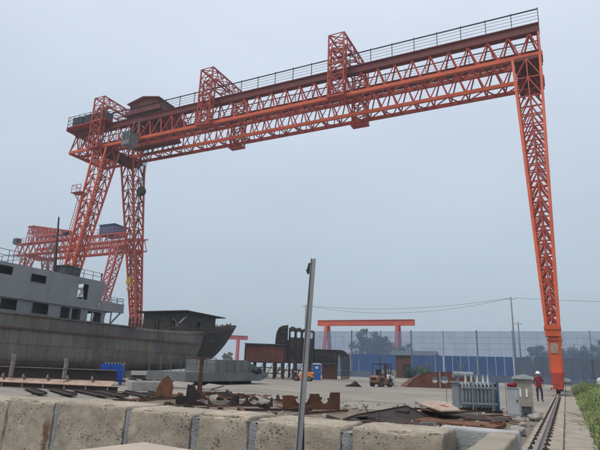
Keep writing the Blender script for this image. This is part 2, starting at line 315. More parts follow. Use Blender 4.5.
# ------------------------------------------------------------------ ground and crane track
def gz(x, y):
    return .05*noise.noise(Vector((x*.35, y*.35, 1.3))) + .02*noise.noise(Vector((x*1.7, y*1.7, 4)))
g = MB()
S = 700
g.add([(-S, -S, 0), (S, -S, 0), (S, S, 0), (-S, S, 0)], [(0, 1, 2, 3)])
struct(g.build('ground', 'yard'))
g = MB()   # dirt patch behind the wall, under the scrap, a low uneven sheet
g.grid(lambda i, j: (-16+i*.3, 7+j*.33, .006 + max(0, .05*min(1, (i)/8, (50-i)/4, j/6, (42-j)/9) + .5*gz(-16+i*.3, 7+j*.33))*min(1, i/4, (50-i)/3, j/4, (42-j)/5)), 50, 42)
struct(g.build('dirt', 'soil', smooth=True))
RX = -.62
g = MB()
def kx(x, y, a=.03): return x + a*noise.noise(Vector((x*3, y*1.9, 0)))
for (a, b, z, nm, m_) in ((-.92, -.19, .075, 'rail_bed', 'kerb'), (-.165, .46, .06, 'track_path', 'strip')):
    g = MB(); n = 220; ys = [1.5 + 84*(i/n)**1.6 for i in range(n+1)]
    prof = lambda y: [(kx(a, y), 0), (kx(a+.02, y), z), (a+.15, z+.004), (b-.1, z+.004), (b, z), (b, 0)]
    g.grid(lambda i, j: (prof(ys[i])[j][0], ys[i], prof(ys[i])[j][1] + (.008*noise.noise(Vector((j*3.1, ys[i]*2.5, 2))) if 0 < j < 5 else 0)), n, 5)
    struct(g.build(nm, m_))
rail = thing('crane_rail', 'worn steel crane rail with dark clips running along the concrete kerb', 'rail', (RX, 2, .08))
g = MB(); pr = [(-.07, 0), (.07, 0), (.07, .014), (.014, .03), (.012, .10), (.037, .112), (.037, .145), (-.037, .145), (-.037, .112), (-.012, .10), (-.014, .03), (-.07, .014)]
g.prism(pr, (RX, 1.5, .083), (1, 0, 0), (0, 0, 1), (0, 83, 0)); g.build('rail_head', 'rail_steel', rail)
k = MB(); k.box((0, 0, .02), (.11, .075, .03)); k.tube([(0, 0, .03), (0, 0, .085)], .022, 6); k.box((0, 0, .05), (.05, .05, .02))
cm = bpy.data.meshes.new('rail_clip'); cm.from_pydata(k.v, [], k.f); cm.materials.append(MAT['clip'])
for i in range(38):
    y = 10.5 + i*.86
    for sx in (-1, 1): shared('rail_clip', cm, (RX + sx*.135, y + rnd(-.03, .03), .08), rail, rz=rnd(-.25, .25))

# ------------------------------------------------------------------ big gantry crane
YC = 56.0
crane = thing('gantry_crane', 'huge orange red lattice gantry crane spanning the yard over the ship', 'crane', (RX-30, YC, 0))
XR, XL, XE0, XE1 = RX, RX-60, .75, -68.2
ZB, ZT = 33.45, 37.6
def girder(y0, y1, label_handrail_side):
    ym = (y0+y1)/2
    g = MB(); g.b2((XE1, ym-.28, ZT-.95), (XE0, ym+.28, ZT-.12)); g.b2((XE1, ym-.42, ZT-.115), (XE0, ym+.42, ZT))
    g.b2((XE1, ym-.40, ZT-1.05), (XE0, ym+.40, ZT-.955))
    G = g.build('girder', 'crane_maroon', crane)
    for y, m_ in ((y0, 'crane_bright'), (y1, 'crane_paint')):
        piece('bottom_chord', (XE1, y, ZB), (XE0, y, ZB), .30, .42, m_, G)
    n = 33; dx = (XE1-XE0)/n
    for i in range(n):
        xa, xb = XE0+dx*i, XE0+dx*(i+1); xm = (xa+xb)/2
        for y, s in ((y0, -1), (y1, 1)):
            for x in (xa, xb):
                piece('diagonal', (x, y, ZB+.15), (xm, ym+s*.22, ZT-1.0), .13, .13, 'crane_paint', G)
        piece('lateral_brace', (xa, y0+.1, ZB-.05), (xb, y1-.1, ZB-.05) if i % 2 else (xm, y1-.1, ZB-.05), .12, .12, 'crane_paint', G)
        piece('cross_strut', (xa, y0+.1, ZB+.08), (xa, y1-.1, ZB+.08), .12, .12, 'crane_paint', G)
        if i % 2 == 0: piece('lateral_brace', (xm, y1-.1, ZB-.05), (xb, y0+.1, ZB-.05), .12, .12, 'crane_paint', G)
    # end post
    for y in (y0, y1): piece('end_post', (XE0-.15, y, ZB), (XE0-.15, ym + (-.25 if y == y0 else .25), ZT-1.0), .2, .2, 'crane_paint', G)
    # walkway handrail on the outer edge
    yh = ym + label_handrail_side*.38
    m = 26; hx = (XE1-XE0)/m
    for i in range(m+1):
        piece('handrail_post', (XE0+hx*i, yh, ZT-.1), (XE0+hx*i, yh, ZT+1.78), .075, .075, 'dark_steel', G)
    piece('handrail', (XE0, yh, ZT+1.6), (XE1, yh, ZT+1.6), .11, .11, 'rust_dark', G)
    for z in (.4, .8, 1.2): piece('rail_wire', (XE0, yh, ZT+z), (XE1, yh, ZT+z), .035, .035, 'grey_steel', G)
    return G
girder(52.3, 54.2, -1)
girder(57.4, 59.5, 1)
# portal frames tying the two girders together
cnt = {'leg_brace': 0, 'portal_brace': 0}
def portal(xc):
    X0, X1 = xc-1.0, xc+1.0
    ya, yb, yc_, yd = 51.35, 52.15, 59.65, 60.45; zb, zt, zi = ZB-.25, 41.6, 40.2
    g = MB()
    for x in (X0, X1):
        for y in (ya, yb): g.beam((x, y, zb), (x, y, zt if y == ya else zi), .17)
        for y in (yc_, yd): g.beam((x, y, zb), (x, y, zt if y == yd else zi), .17)
        g.beam((x, ya, zt), (x, yd, zt), .17); g.beam((x, yb, zi), (x, yc_, zi), .17)
    g.b2((X0-.15, ya-.1, zb-.22), (X1+.15, yb+.25, zb)); g.b2((X0-.15, yc_-.25, zb-.22), (X1+.15, yd+.1, zb))
    g.b2((X0-.1, ya-.12, ZT-.15), (X1+.1, ya-.06, ZT+.1))
    F = g.build('portal_frame', 'crane_paint', crane)
    segs = []
    for lo, hi in ((ya, yb), (yc_, yd)):
        n = 5; hs = [zb + (zi-zb)*i/n for i in range(n+1)]
        out_ = lo if lo == ya else hi
        for i in range(n):
            for y in (lo, hi):
                segs += [((X0, y, hs[i]), (X1, y, hs[i+1])), ((X1, y, hs[i]), (X0, y, hs[i+1])), ((X0, y, hs[i+1]), (X1, y, hs[i+1]))]
            for x in (X0, X1):
                a, b = (lo, hi) if i % 2 else (hi, lo)
                segs += [((x, a, hs[i]), (x, b, hs[i+1]))]
        segs += [((X0, out_, zi), (X1, out_, zt)), ((X1, out_, zi), (X0, out_, zt)), ((X0, out_, zt), (X1, out_, zt))]
    n = 6; ysq = [ya + (yd-ya)*i/n for i in range(n+1)]
    for i in range(n):
        for z in (zt, zi):
            a, b = max(ysq[i], yb) if z == zi else ysq[i], min(ysq[i+1], yc_) if z == zi else ysq[i+1]
            segs += [((X0, a, z), (X1, b, z)), ((X1, b, z), (X0, b, z))]
        for x in (X0, X1):
            a, b = max(ysq[i], yb), min(ysq[i+1], yc_)
            segs += [((x, a, zi), (x, b, zt)), ((x, b, zi), (x, a, zt))] if x == X1 else [((x, a, zi), (x, b, zt))]
    rest = MB()
    for p, q in segs:
        if cnt['portal_brace'] < 300: piece('portal_brace', p, q, .09, .09, 'crane_paint', F); cnt['portal_brace'] += 1
        else: rest.beam(p, q, .09)
    if rest.v: stuff(rest.build('portal_bracing', 'crane_paint', F))
for xc in (-21.75, -41.3, -62.0): portal(xc)
# legs
def leg(top, tw, bot, bw, n, keep):
    g = MB()
    lv = []
    r = (bw[0]/tw[0])
    tt = [ (1-r**(i/n))/(1-r) for i in range(n+1)]
    for t in tt:
        c = lerp(top, bot, t); wx, wy = tw[0]+(bw[0]-tw[0])*t, tw[1]+(bw[1]-tw[1])*t
        lv.append([c+Vector((sx*wx/2, sy*wy/2, 0)) for sx, sy in ((-1, -1), (1, -1), (1, 1), (-1, 1))])
    for k_ in range(4): g.beam(lv[0][k_], lv[-1][k_], .24, .24)
    Lg = g.build('leg', 'crane_bright', crane)
    rest = MB()
    for i in range(n):
        for f in range(4):
            a, b = f, (f+1) % 4
            mid = (lv[i][a]+lv[i][b])/2; midl = (lv[i+1][a]+lv[i+1][b])/2
            for (p, q, wd) in ((lv[i+1][a], mid, .115), (lv[i+1][b], mid, .115), (lv[i+1][a], lv[i+1][b], .115), (mid, midl, .10)):
                if wd == .10 and f not in (0, 2): continue
                if f in keep and cnt['leg_brace'] < 300: piece('leg_brace', p, q, wd, wd, 'crane_paint', Lg); cnt['leg_brace'] += 1
                else: rest.beam(p, q, wd)
    stuff(rest.build('leg_bracing', 'crane_paint', Lg))
    # solid foot: flared shoe, column, plate
    bx, by, bz = bot
    g = MB(); W, Dp = bw[0]/2+.13, bw[1]/2+.13
    g.b2((bx-W, by-Dp, bz-.9), (bx+W, by+Dp, bz+.05)); g.b2((bx-W-.06, by-Dp-.06, bz-.35), (bx+W+.06, by+Dp+.06, bz-.1))
    g.b2((bx-W+.2, by-Dp+.2, 1.75), (bx+W-.2, by+Dp-.2, bz-.9)); g.b2((bx-W+.1, by-Dp+.1, bz-1.2), (bx+W-.1, by+Dp-.1, bz-1.05))
    for sx in (-1, 1): g.b2((bx+sx*(W-.17), by-Dp+.14, 1.9), (bx+sx*(W-.1), by-Dp+.24, bz-1.2))
    g.build('leg_foot', 'crane_bright', crane)
    g = MB(); g.b2((bx-W+.3, by-Dp+.15, bz-2.25), (bx+W-.3, by-Dp+.195, bz-1.45)); g.build('name_plate', 'plate_pale', crane)
for X in (XR, XL):
    for s in (-1, 1):
        near = s == -1
        yt = 53.1 if near else 58.7; yb_ = YC - 8.0 if near else YC + 8.6
        fz = 5.6
        t = (ZB-.5-fz)/(ZB-.5-1.2)
        top = (X-.15, yt, ZB-.5); bot = lerp(top, (X, yb_, 1.2), t)
        leg(top, (2.6, 2.6), bot, (.92, 1.05), 18, (0, 1) if X == XR and near else ((0, 1) if X == XL else ()))
        if near or X == XL:
            pass
        # bogie with wheels
        by = bot[1] + (-.2 if near else .2)
        bogie = MB(); bogie.b2((X-.42, by-1.6, .85), (X+.42, by+1.6, 1.75)); bogie.b2((X-.34, by-2.0, .55), (X+.34, by-.5, .84)); bogie.b2((X-.34, by+.5, .55), (X+.34, by+2.0, .84))
        bogie.b2((X-.7, by-1.2, 1.753), (X+.7, by+.6, 1.80))
        for sx in (-1, 1): bogie.b2((X+sx*.5-.03, by-1.9, .5), (X+sx*.5+.03, by+1.9, .62))
        B = bogie.build('bogie', 'crane_paint', crane)
        wm = MB()
        for dy in (-1.65, -.9, .9, 1.65):
            q = MB(); q.tube([(X-.11, by+dy, .56), (X+.11, by+dy, .56)], .325, 18); q.tube([(X-.15, by+dy, .56), (X-.11, by+dy, .56)], .38, 18); q.tube([(X+.11, by+dy, .56), (X+.36, by+dy, .56)], .12, 8)
            q.build('wheel', 'black', B)
        mt = MB(); mt.tube([(X+.35, by-1.3, 1.15), (X+.95, by-1.3, 1.15)], .2, 12); mt.box((X+.72, by-1.3, .92), (.25, .3, .2)); mt.build('drive_motor', 'grey_steel', crane)
    # cross beams: saddle on top, sill between the feet
    g = MB(); g.b2((X-1.25, 51.9, ZB-.62), (X+1.0, 59.9, ZB-.235)); g.b2((X-1.0, 52.4, ZB-1.2), (X-.7, 59.4, ZB-.63)); g.b2((X+.5, 52.4, ZB-1.2), (X+.8, 59.4, ZB-.63)); g.build('saddle_beam', 'crane_maroon', crane)
    g = MB(); g.b2((X-.3, YC-7.5, 2.1), (X+.3, YC+8.1, 2.9)); g.build('sill_beam', 'crane_paint', crane)
# stair platform on the left leg
g = MB(); g.b2((XL+1.2, 50.2, 26.9), (XL+2.6, 52.0, 27.0))
for y in (50.2, 52.0):
    for x in (XL-1.9, XL-1.2): pass
g2 = MB(); g2.b2((XL-3.2, 50.2, 25.5), (XL-1.1, 51.6, 25.58))
for x, y in ((XL-3.1, 50.25), (XL-3.1, 51.55), (XL-2.1, 50.25), (XL-1.2, 50.25)): g2.beam((x, y, 25.58), (x, y, 26.7), .06)
g2.beam((XL-3.1, 50.25, 26.7), (XL-1.2, 50.25, 26.7), .06); g2.beam((XL-3.1, 50.25, 26.1), (XL-1.2, 50.25, 26.1), .05); g2.beam((XL-3.1, 51.5, 26.7), (XL-3.1, 50.25, 26.7), .06)
g2.beam((XL-3.0, 50.8, 25.5), (XL-1.2, 50.8, 23.6), .1)
g2.build('platform', 'crane_paint', crane)
lad = MB()
for dx in (-.25, .25): lad.beam((XL-1.5+dx, 50.6, 25.5), (XL-1.0+dx, 48.7, 14), .06)
for i in range(24): t = i/24; lad.beam((XL-1.75+.5*t, 50.6-1.9*t, 25.5-11.5*t), (XL-1.25+.5*t, 50.6-1.9*t, 25.5-11.5*t), .04)
lad.build('ladder', 'crane_paint', crane)
# electrical house and platform at the left end
g = MB(); g.b2((-68.9, 51.6, ZT+.02), (-60.2, 54.6, ZT+.16)); g.b2((-68.9, 51.6, ZT-.5), (-68.7, 59.9, ZT+.16)); g.build('end_platform', 'crane_paint', crane)
g = MB()
for i in range(3):
    x0 = -68.2+i*2.5; g.b2((x0, 52.0, ZT+.165), (x0+2.1, 53.6, ZT+1.75)); g.b2((x0-.05, 51.95, ZT+1.75), (x0+2.15, 53.65, ZT+1.83)); g.b2((x0+.95, 51.97, ZT+.3), (x0+1.0, 52.0, ZT+1.6))
g.build('electrical_house', 'house_grey', crane)
g = MB()
for i in range(8): x = -68.8+i*1.22; g.beam((x, 51.65, ZT+.16), (x, 51.65, ZT+1.95), .07)
for z in (.7, 1.3, 1.9): g.beam((-68.8, 51.65, ZT+z), (-60.3, 51.65, ZT+z), .06)
for z in (.7, 1.3, 1.9): g.beam((-68.8, 51.65, ZT+z), (-68.8, 54.5, ZT+z), .06)
g.build('platform_rail', 'dark_steel', crane)
# end bracing of the cantilever: slanting end frame between the girders
g = MB()
g.beam((XE1, 52.3, ZB), (XE1, 59.5, ZB), .3, .4); g.beam((XE1, 52.6, ZT-.6), (XE1, 59.2, ZT-.6), .3, .5)
for i in range(4):
    y = 52.3+i*1.8; g.beam((XE1, y, ZB), (XE1, y+.9, ZT-.6), .14); g.beam((XE1, y+1.8, ZB), (XE1, y+.9, ZT-.6), .14)
for i in range(5): x = XE1+i*1.8; g.beam((x, 54.2, ZB+.02), (x+1.8, 57.4, ZB+.02), .13); g.beam((x, 54.2, ZB+.2), (x, 57.4, ZB+.2), .16)
g.build('end_frame', 'crane_paint', crane)
g = MB(); g.beam((XE0-.2, 54.2, ZB), (XE0-.2, 57.4, ZB), .25, .35); g.beam((XE0-.2, 53.5, ZT-.6), (XE0-.2, 58.2, ZT-.6), .25, .4); g.build('end_frame', 'crane_paint', crane)
# operator cabin under the near girder
X0_, X1_, Y0_, Y1_, Z0_, Z1_ = -54.9, -53.4, 50.3, 52.05, 31.9, 33.75
cabn = MB(); cabn.wall([X0_, X0_+.15, X0_+.78, X0_+.92, X1_-.15, X1_], [Z0_, Z0_+.6, Z1_-.25, Z1_], lambda u, z: not (Z0_+.6 < z < Z1_-.25 and (X0_+.15 < u < X0_+.78 or X0_+.92 < u < X1_-.15)), lambda u, z, d: (u, Y0_+d, z), .08)
cabn.b2((X0_, Y0_+.085, Z0_), (X0_+.08, Y1_, Z1_)); cabn.b2((X1_-.08, Y0_+.085, Z0_), (X1_, Y1_, Z1_)); cabn.b2((X0_-.06, Y0_-.06, Z1_+.002), (X1_+.06, Y1_+.05, Z1_+.1)); cabn.b2((X0_, Y0_, Z0_-.1), (X1_, Y1_, Z0_-.003)); cabn.b2((X0_+.09, Y1_-.09, Z0_), (X1_-.09, Y1_, Z1_))
cabn.beam((X0_+.2, Y1_-.2, Z1_+.1), (X0_+.2, Y1_+.1, ZT-.9), .1); cabn.beam((X1_-.2, Y1_-.2, Z1_+.1), (X1_-.2, Y1_+.1, ZT-.9), .1)
cb_ = cabn.build('operator_cabin', 'grey_steel', crane)
for a_ in (X0_+.15, X0_+.92): g = MB(); g.b2((a_, Y0_+.03, Z0_+.6), (a_+.63, Y0_+.05, Z1_-.25)); g.build('cabin_window', 'house_grey', cb_)
# travelling trolley on top of the girders near the left legs
TR = thing('crane_trolley', 'dark hoist trolley riding on the gantry girders beside the left legs', 'trolley', (-54, YC, ZT))
g = MB(); g.b2((-57.5, 52.6, ZT+.42), (-50.5, 53.5, ZT+.95)); g.b2((-57.5, 58.0, ZT+.42), (-50.5, 58.9, ZT+.95)); g.b2((-57.3, 53.5, ZT+.45), (-56.6, 58.0, ZT+.9)); g.b2((-51.4, 53.5, ZT+.45), (-50.7, 58.0, ZT+.9)); g.build('trolley_frame', 'crane_maroon', TR)
for x in (-57, -51):
    for y in (53.05, 58.45):
        q = MB(); q.tube([(x, y-.12, ZT+.215), (x, y+.12, ZT+.215)], .212, 14); q.build('wheel', 'black', TR)
g = MB(); g.prism([(-56.8, ZT+.952), (-51.2, ZT+.952), (-51.2, ZT+2.35), (-54, ZT+2.95), (-56.8, ZT+2.35)], (0, 52.9, 0), (1, 0, 0), (0, 0, 1), (0, 5.6, 0)); g.build('machine_house', 'crane_maroon', TR)
g = MB()
for s in (-1, 1): g.prism([(-54, ZT+2.97), (-54+s*3.2, ZT+2.28), (-54+s*3.2, ZT+2.36), (-54, ZT+3.07)], (0, 52.5, 0), (1, 0, 0), (0, 0, 1), (0, 6.4, 0))
g.build('house_roof', 'trolley_roof', TR)
g = MB(); g.b2((-58.2, 54.5, ZT-3.6), (-49.6, 57.1, ZT-3.3)); g.b2((-58.0, 54.6, ZT-3.3), (-57.4, 57.0, ZT+.4)); g.b2((-50.4, 54.6, ZT-3.3), (-49.8, 57.0, ZT+.4)); g.b2((-56.8, 54.7, ZT-3.28), (-52.4, 56.9, ZT-1.0)); g.b2((-52.0, 54.9, ZT-3.28), (-50.6, 56.7, ZT-2.0)); g.build('lower_carriage', 'crane_maroon', TR)
g = MB()
for x in (-58.1, -55.3, -52.5, -49.7): g.beam((x, 54.45, ZT-3.5), (x+1.4, 54.45, ZT+.4), .14); g.beam((x+2.8 if x < -50 else x, 54.45, ZT-3.5), (x+1.4, 54.45, ZT+.4), .14)
g.build('carriage_brace', 'crane_paint', TR)
g = MB(); g.tube([(-55.5, 54.0, ZT+.2), (-55.5, 57.8, ZT+.2)], .55, 16); g.build('rope_drum', 'dark_steel', TR); g = MB(); g.tube([(-52.5, 54.0, ZT+.2), (-52.5, 57.8, ZT+.2)], .55, 16); g.build('rope_drum', 'dark_steel', TR)
HX, HY = -56.9, 57.0
g = MB()
for dx in (-.25, -.1, .1, .25): g.beam((-55.5+dx, 56.6, ZT), (-55.9+dx*.8, 56.4, 27.4), .04)
g.build('hoist_rope', 'dark_steel', TR)
g = MB(); g.b2((-56.35, 56.1, 26.2), (-55.45, 56.7, 27.4)); g.tube([(-55.9, 56.0, 26.8), (-55.9, 56.8, 26.8)], .62, 14); g.tube([(-55.9, 56.4, 26.2), (-55.9, 56.4, 25.6), (-55.55, 56.4, 25.2), (-55.9, 56.4, 24.85), (-56.25, 56.4, 25.2)], .13, 8); g.build('hook_block', 'dark_steel', TR)
g = MB(); g.beam((-56.9, 57.0, ZT+.3), (-56.9, 57.0, 13.6), .045); g.beam((-56.6, 57.0, ZT+.3), (-56.7, 57.0, 13.6), .045); g.build('hoist_rope', 'dark_steel', TR)
g = MB(); g.b2((-57.15, 56.85, 12.6), (-56.45, 57.15, 13.6)); g.tube([(-56.8, 57, 12.6), (-56.8, 57, 12.2), (-56.55, 57, 11.95), (-56.8, 57, 11.7), (-57.05, 57, 11.95)], .1, 8); g.build('hook', 'yellow', TR)

# ------------------------------------------------------------------ second lattice crane, farther left
def lattice_box(g, p0, p1, wy, wz, n, cs, bs_):
    p0, p1 = Vector(p0), Vector(p1); d = (p1-p0)/n
    for sy in (-1, 1):
        for sz in (-1, 1): g.beam(p0+Vector((0, sy*wy/2, sz*wz/2)), p1+Vector((0, sy*wy/2, sz*wz/2)), cs)
    for i in range(n):
        a, b = p0+d*i, p0+d*(i+1); m = (a+b)/2
        for sy in (-1, 1):
            g.beam(a+Vector((0, sy*wy/2, -wz/2)), m+Vector((0, sy*wy/2, wz/2)), bs_); g.beam(b+Vector((0, sy*wy/2, -wz/2)), m+Vector((0, sy*wy/2, wz/2)), bs_)
        for sz in (-1, 1): g.beam(a+Vector((0, -wy/2, sz*wz/2)), b+Vector((0, wy/2, sz*wz/2)), bs_); g.beam(a+Vector((0, -wy/2, sz*wz/2)), a+Vector((0, wy/2, sz*wz/2)), bs_)
def lattice_leg(g, top, tw, bot, bw, n, cs, bs_):
    lv = []
    for i in range(n+1):
        t = i/n; c = lerp(top, bot, t); wv = tw+(bw-tw)*t
        lv.append([c+Vector((sx*wv/2, sy*wv/2, 0)) for sx, sy in ((-1, -1), (1, -1), (1, 1), (-1, 1))])
    for k_ in range(4): g.beam(lv[0][k_], lv[-1][k_], cs)
    for i in range(n):
        for f in range(4):
            a, b = f, (f+1) % 4; g.beam(lv[i][a], lv[i+1][b], bs_); g.beam(lv[i+1][a], lv[i][b], bs_) if f < 2 else None; g.beam(lv[i+1][a], lv[i+1][b], bs_)
c2 = thing('gantry_crane', 'smaller pinkish red lattice gantry crane behind the ship wheelhouse', 'crane', (-98, 83, 0))
for y in (80.5, 86.0):
    g = MB(); lattice_box(g, (-118.2, y, 27.0), (-82.2, y, 27.0), 1.5, 2.7, 18, .26, .14); g.build('girder', 'crane_far_hazed', c2)
for X in (-84.2, -113.2):
    for s in (-1, 1):
        g = MB(); lattice_leg(g, (X, 83+s*2.6, 25.6), 2.0, (X, 83+s*7.2, 1.2), .95, 12, .24, .12)
        g.b2((X-.6, 83+s*7.2-1.6, .25), (X+.6, 83+s*7.2+1.6, 1.2)); g.build('leg', 'crane_far_hazed', c2)
    g = MB(); g.b2((X-1.1, 79.6, 25.2), (X+1.1, 86.8, 25.62)); g.build('saddle_beam', 'crane_far_hazed', c2)
for xc in (-113.2,):
    g = MB(); lattice_box(g, (xc-1.1, 80.2, 30.4), (xc+1.1, 80.2, 30.4), 1.2, 4.2, 2, .2, .12); lattice_box(g, (xc-1.1, 86.4, 30.4), (xc+1.1, 86.4, 30.4), 1.2, 4.2, 2, .2, .12)
    for x in (xc-1.1, xc+1.1):
        for z in (32.4, 31): g.beam((x, 79.7, z), (x, 86.9, z), .22)
        for i in range(5): y = 80+i*1.3; g.beam((x, y, 31), (x, y+.65, 32.4), .12); g.beam((x, y+1.3, 31), (x, y+.65, 32.4), .12)
    g.build('portal_frame', 'crane_far_hazed', c2)
g = MB()
for y in (79.9, 81.3):
    g.beam((-112.2, y, 32.5), (-99.5, y, 30.2), .26); g.beam((-112.2, y, 29.9), (-99.5, y, 29.9), .2); g.beam((-112.2, y, 28.6), (-99.5, y, 28.6), .2)
    for i in range(9): x = -112.2+i*1.41; zt_ = 32.5-2.3*i/9; g.beam((x, y, 28.6), (x, y, zt_), .14); g.beam((x, y, 28.6), (x+1.41, y, zt_-.26), .12); g.beam((x+1.41, y, 29.9), (x, y, zt_), .12)
for i in range(9): x = -112.2+i*1.41; zt_ = 32.5-2.3*i/9; g.beam((x, 79.9, zt_), (x+1.41, 81.3, zt_-.26), .12); g.beam((x, 79.9, zt_), (x, 81.3, zt_), .12)
g.build('cable_frame', 'crane_far_hazed', c2)
g = MB(); g.b2((-90.6, 80.2, 28.45), (-86.2, 84.0, 30.7)); g.b2((-90.8, 80.0, 30.7), (-86.0, 84.2, 30.85)); g.build('machine_house', 'machine_blue', c2)
g = MB()
for i in range(14): x = -118+i*2.75; g.beam((x, 79.75, 28.3), (x, 79.75, 29.7), .07)
g.beam((-118, 79.75, 29.7), (-82.2, 79.75, 29.7), .07); g.beam((-118, 79.75, 29.0), (-82.2, 79.75, 29.0), .05); g.build('handrail', 'crane_far_hazed', c2)
g = MB(); g.b2((-118.6, 79.3, 28.4), (-117.2, 80.6, 29.8)); g.build('electrical_box', 'house_grey', c2)
# ------------------------------------------------------------------ ship on the slip
SX = -44.0
ship = thing('ship', 'unfinished grey cargo ship with rusty hull propped up on the yard', 'ship', (SX, 36, 0))
def zt(y): return 5.0 + (2.35*((y-42)/24.7)**2 if y > 42 else 0)
def ye(t): return 50.5 + 16.2*max(t, 1e-6)**.34
def hb(t, y):
    if t < .22: m = 3.3 + 1.1*math.sin(t/.22*math.pi/2)
    else: m = 4.4
    e_ = ye(t); s_ = 36 + 14*t
    if y > s_: m *= max(0, 1-((y-s_)/(e_-s_))**2.1)**.72
    return m
NT = 14
def hp(i, j, side):
    # i station, j level; level 0 is the centre line
    t = max(0, (j-1)/NT); n1 = 40
    if i <= n1: y = 4 + (53.6-4)*i/n1; y = min(y, ye(t))
    else: y0 = min(53.6, ye(t)); y = y0 + (ye(t)-y0)*(1-(1-(i-n1)/16)**1.6)
    z = .62 + t*(zt(y)-.62)
    b = 0 if j == 0 else hb(t, y)
    return (SX + side*b, y, z)
def hull_part(i0, i1, name, m_):
    g = MB()
    for side in (1, -1):
        g.grid(lambda i, j: hp(i+i0, j, side), i1-i0, NT+1)
    o = g.build(name, m_, ship, smooth=True)
    b = bmesh.new(); b.from_mesh(o.data); bmesh.ops.remove_doubles(b, verts=b.verts, dist=.002); bmesh.ops.recalc_face_normals(b, faces=b.faces); b.to_mesh(o.data); b.free()
    md = o.modifiers.new('plate', 'SOLIDIFY'); md.thickness = .05; md.offset = -1
    return o
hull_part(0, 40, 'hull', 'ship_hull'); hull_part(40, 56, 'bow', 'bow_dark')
g = MB()
ysd = [4+i*1.5 for i in range(42)]
g.grid(lambda i, j: (SX + (j*2-1)*(hb(.8, min(ysd[i], 65.3))-.02), min(ysd[i], 65.3), zt(min(ysd[i], 65.3))-1.0), 41, 1); g.build('deck', 'rust_dark', ship)
g = MB()
for side in (1,):
    ys = [4+i*1.0 for i in range(50)]
    for i in range(49):
        g.beam((SX+side*(hb(.74, ys[i])+.04), ys[i], 3.84), (SX+side*(hb(.74, ys[i+1])+.04), ys[i+1], 3.84), .26, .16)
g.build('rub_rail', 'rub_rail', ship)
g = MB(); g.b2((SX+4.38, 6, 4.93), (SX+4.52, 41.5, 5.06)); g.build('bulwark_cap', 'ship_hull', ship)
y = 40.6
while y < 61.6:
    b = hb(1, y); t2 = hb(1, min(y+.25, 66))
    piece('frame_rib', (SX+b-.04, y, zt(y)-.5), (SX+b-.10, y, zt(y)+(.92 if y < 49 else .66)+.1*math.sin(y*3.7)), .10, .16, 'frames_brown', ship)
    if y > 55: piece('frame_rib', (SX-b+.04, y, zt(y)-.5), (SX-b+.10, y, zt(y)+.62), .10, .16, 'frames_brown', ship)
    y += .52
g = MB()
for i in range(38):
    y0, y1 = 40.6+i*.54, 40.6+(i+1)*.54; g.beam((SX+hb(1, y0)-.06, y0, zt(y0)+.3), (SX+hb(1, y1)-.06, y1, zt(y1)+.3), .05, .09)
g.build('rib_stringer', 'frames_brown', ship)
# fore shelter: house on the foredeck under an overhanging flat roof
g = MB(); g.prism([(49.3, 7.52), (57.4, 7.42), (57.4, 7.53), (49.3, 7.64)], (SX-3.4, 0, 0), (0, 1, 0), (0, 0, 1), (8.0, 0, 0)); g.build('shelter_roof', 'rust_dark', ship)
g = MB()
g.wall([50.2, 52.6, 53.5, 56.6], [4.3, 4.6, 6.6, 7.48], lambda u, z: not (52.6 < u < 53.5 and 4.6 < z < 6.6), lambda u, z, d: (SX+3.6-d, u, min(z, 7.50-.0123*(u-49.3))), .08)
g.wall([SX-2.8, SX-.9, SX, SX+1.6, SX+2.4, SX+3.5], [4.3, 4.6, 6.5, 7.48], lambda u, z: not (4.6 < z < 6.5 and (SX-.9 < u < SX or SX+1.6 < u < SX+2.4)), lambda u, z, d: (u, 50.2+d, z), .08)
g.b2((SX-2.9, 50.29, 4.3), (SX-2.8, 56.6, 7.4)); g.b2((SX-2.75, 56.5, 4.3), (SX+3.5, 56.58, 7.4)); g.b2((SX-2.7, 53, 4.3), (SX+3.4, 53.08, 7.3)); g.build('shelter_wall', 'block_steel', ship)
g = MB(); g.beam((SX+4.1, 48.0, 5.5), (SX+4.1, 50.0, 7.0), .12, .12); g.beam((SX+4.12, 47.6, 6.5), (SX+4.12, 48.6, 5.9), .08); g.build('loose_plank', 'plate_grey', ship)
for y, x in ((49.7, SX+4.1), (57.0, SX+4.1), (57.0, SX-3.2)): piece('roof_post', (x if y < 55 else SX+(3.0 if x > SX else -3.0), y, zt(y)-1.0), (x if y < 55 else SX+(3.0 if x > SX else -3.0), y, 7.5 if y < 55 else 7.42), .1, .1, 'rust_dark', ship)
# deckhouse
W = SX+3.5   # side wall plane
low = MB()
ops = [(22.2, 23.6, 5.3, 6.2), (24.8, 26.2, 5.3, 6.2), (26.95, 28.45, 5.3, 6.2), (29.85, 31.5, 5.25, 6.2), (32.8, 33.8, 4.25, 6.15), (34.05, 35.05, 4.25, 6.15), (35.85, 36.35, 4.25, 6.1), (36.5, 37.55, 4.6, 6.1)]
us = sorted({10, 38.0} | {v for o_ in ops for v in o_[:2]}); zs = sorted({4.02, 6.4} | {v for o_ in ops for v in o_[2:]})
sol = lambda O: (lambda u, z: not any(a < u < b and c < z < d for a, b, c, d in O))
low.wall(us, zs, sol(ops), lambda u, z, d: (W-d, u, z), .07)
ops2 = [ops[-1], (29.85, 31.5, 5.25, 6.2)]
us2 = sorted({10, 38.0} | {v for o_ in ops2 for v in o_[:2]}); zs2 = sorted({4.02, 6.4} | {v for o_ in ops2 for v in o_[2:]})
low.wall(us2, zs2, sol(ops2), lambda u, z, d: (SX-3.5+d, u, z), .07)
low.wall([SX-3.43, SX-2, SX+2, SX+3.43], [4.02, 4.3, 6.1, 6.4], lambda u, z: not (4.3 < z < 6.1 and SX-2 < u < SX+2), lambda u, z, d: (u, 37.93+d, z), .07)
low.b2((SX-3.4, 35.3, 4.02), (SX+3.4, 35.38, 6.4))
Lo = low.build('deckhouse', 'ship_grey', ship)
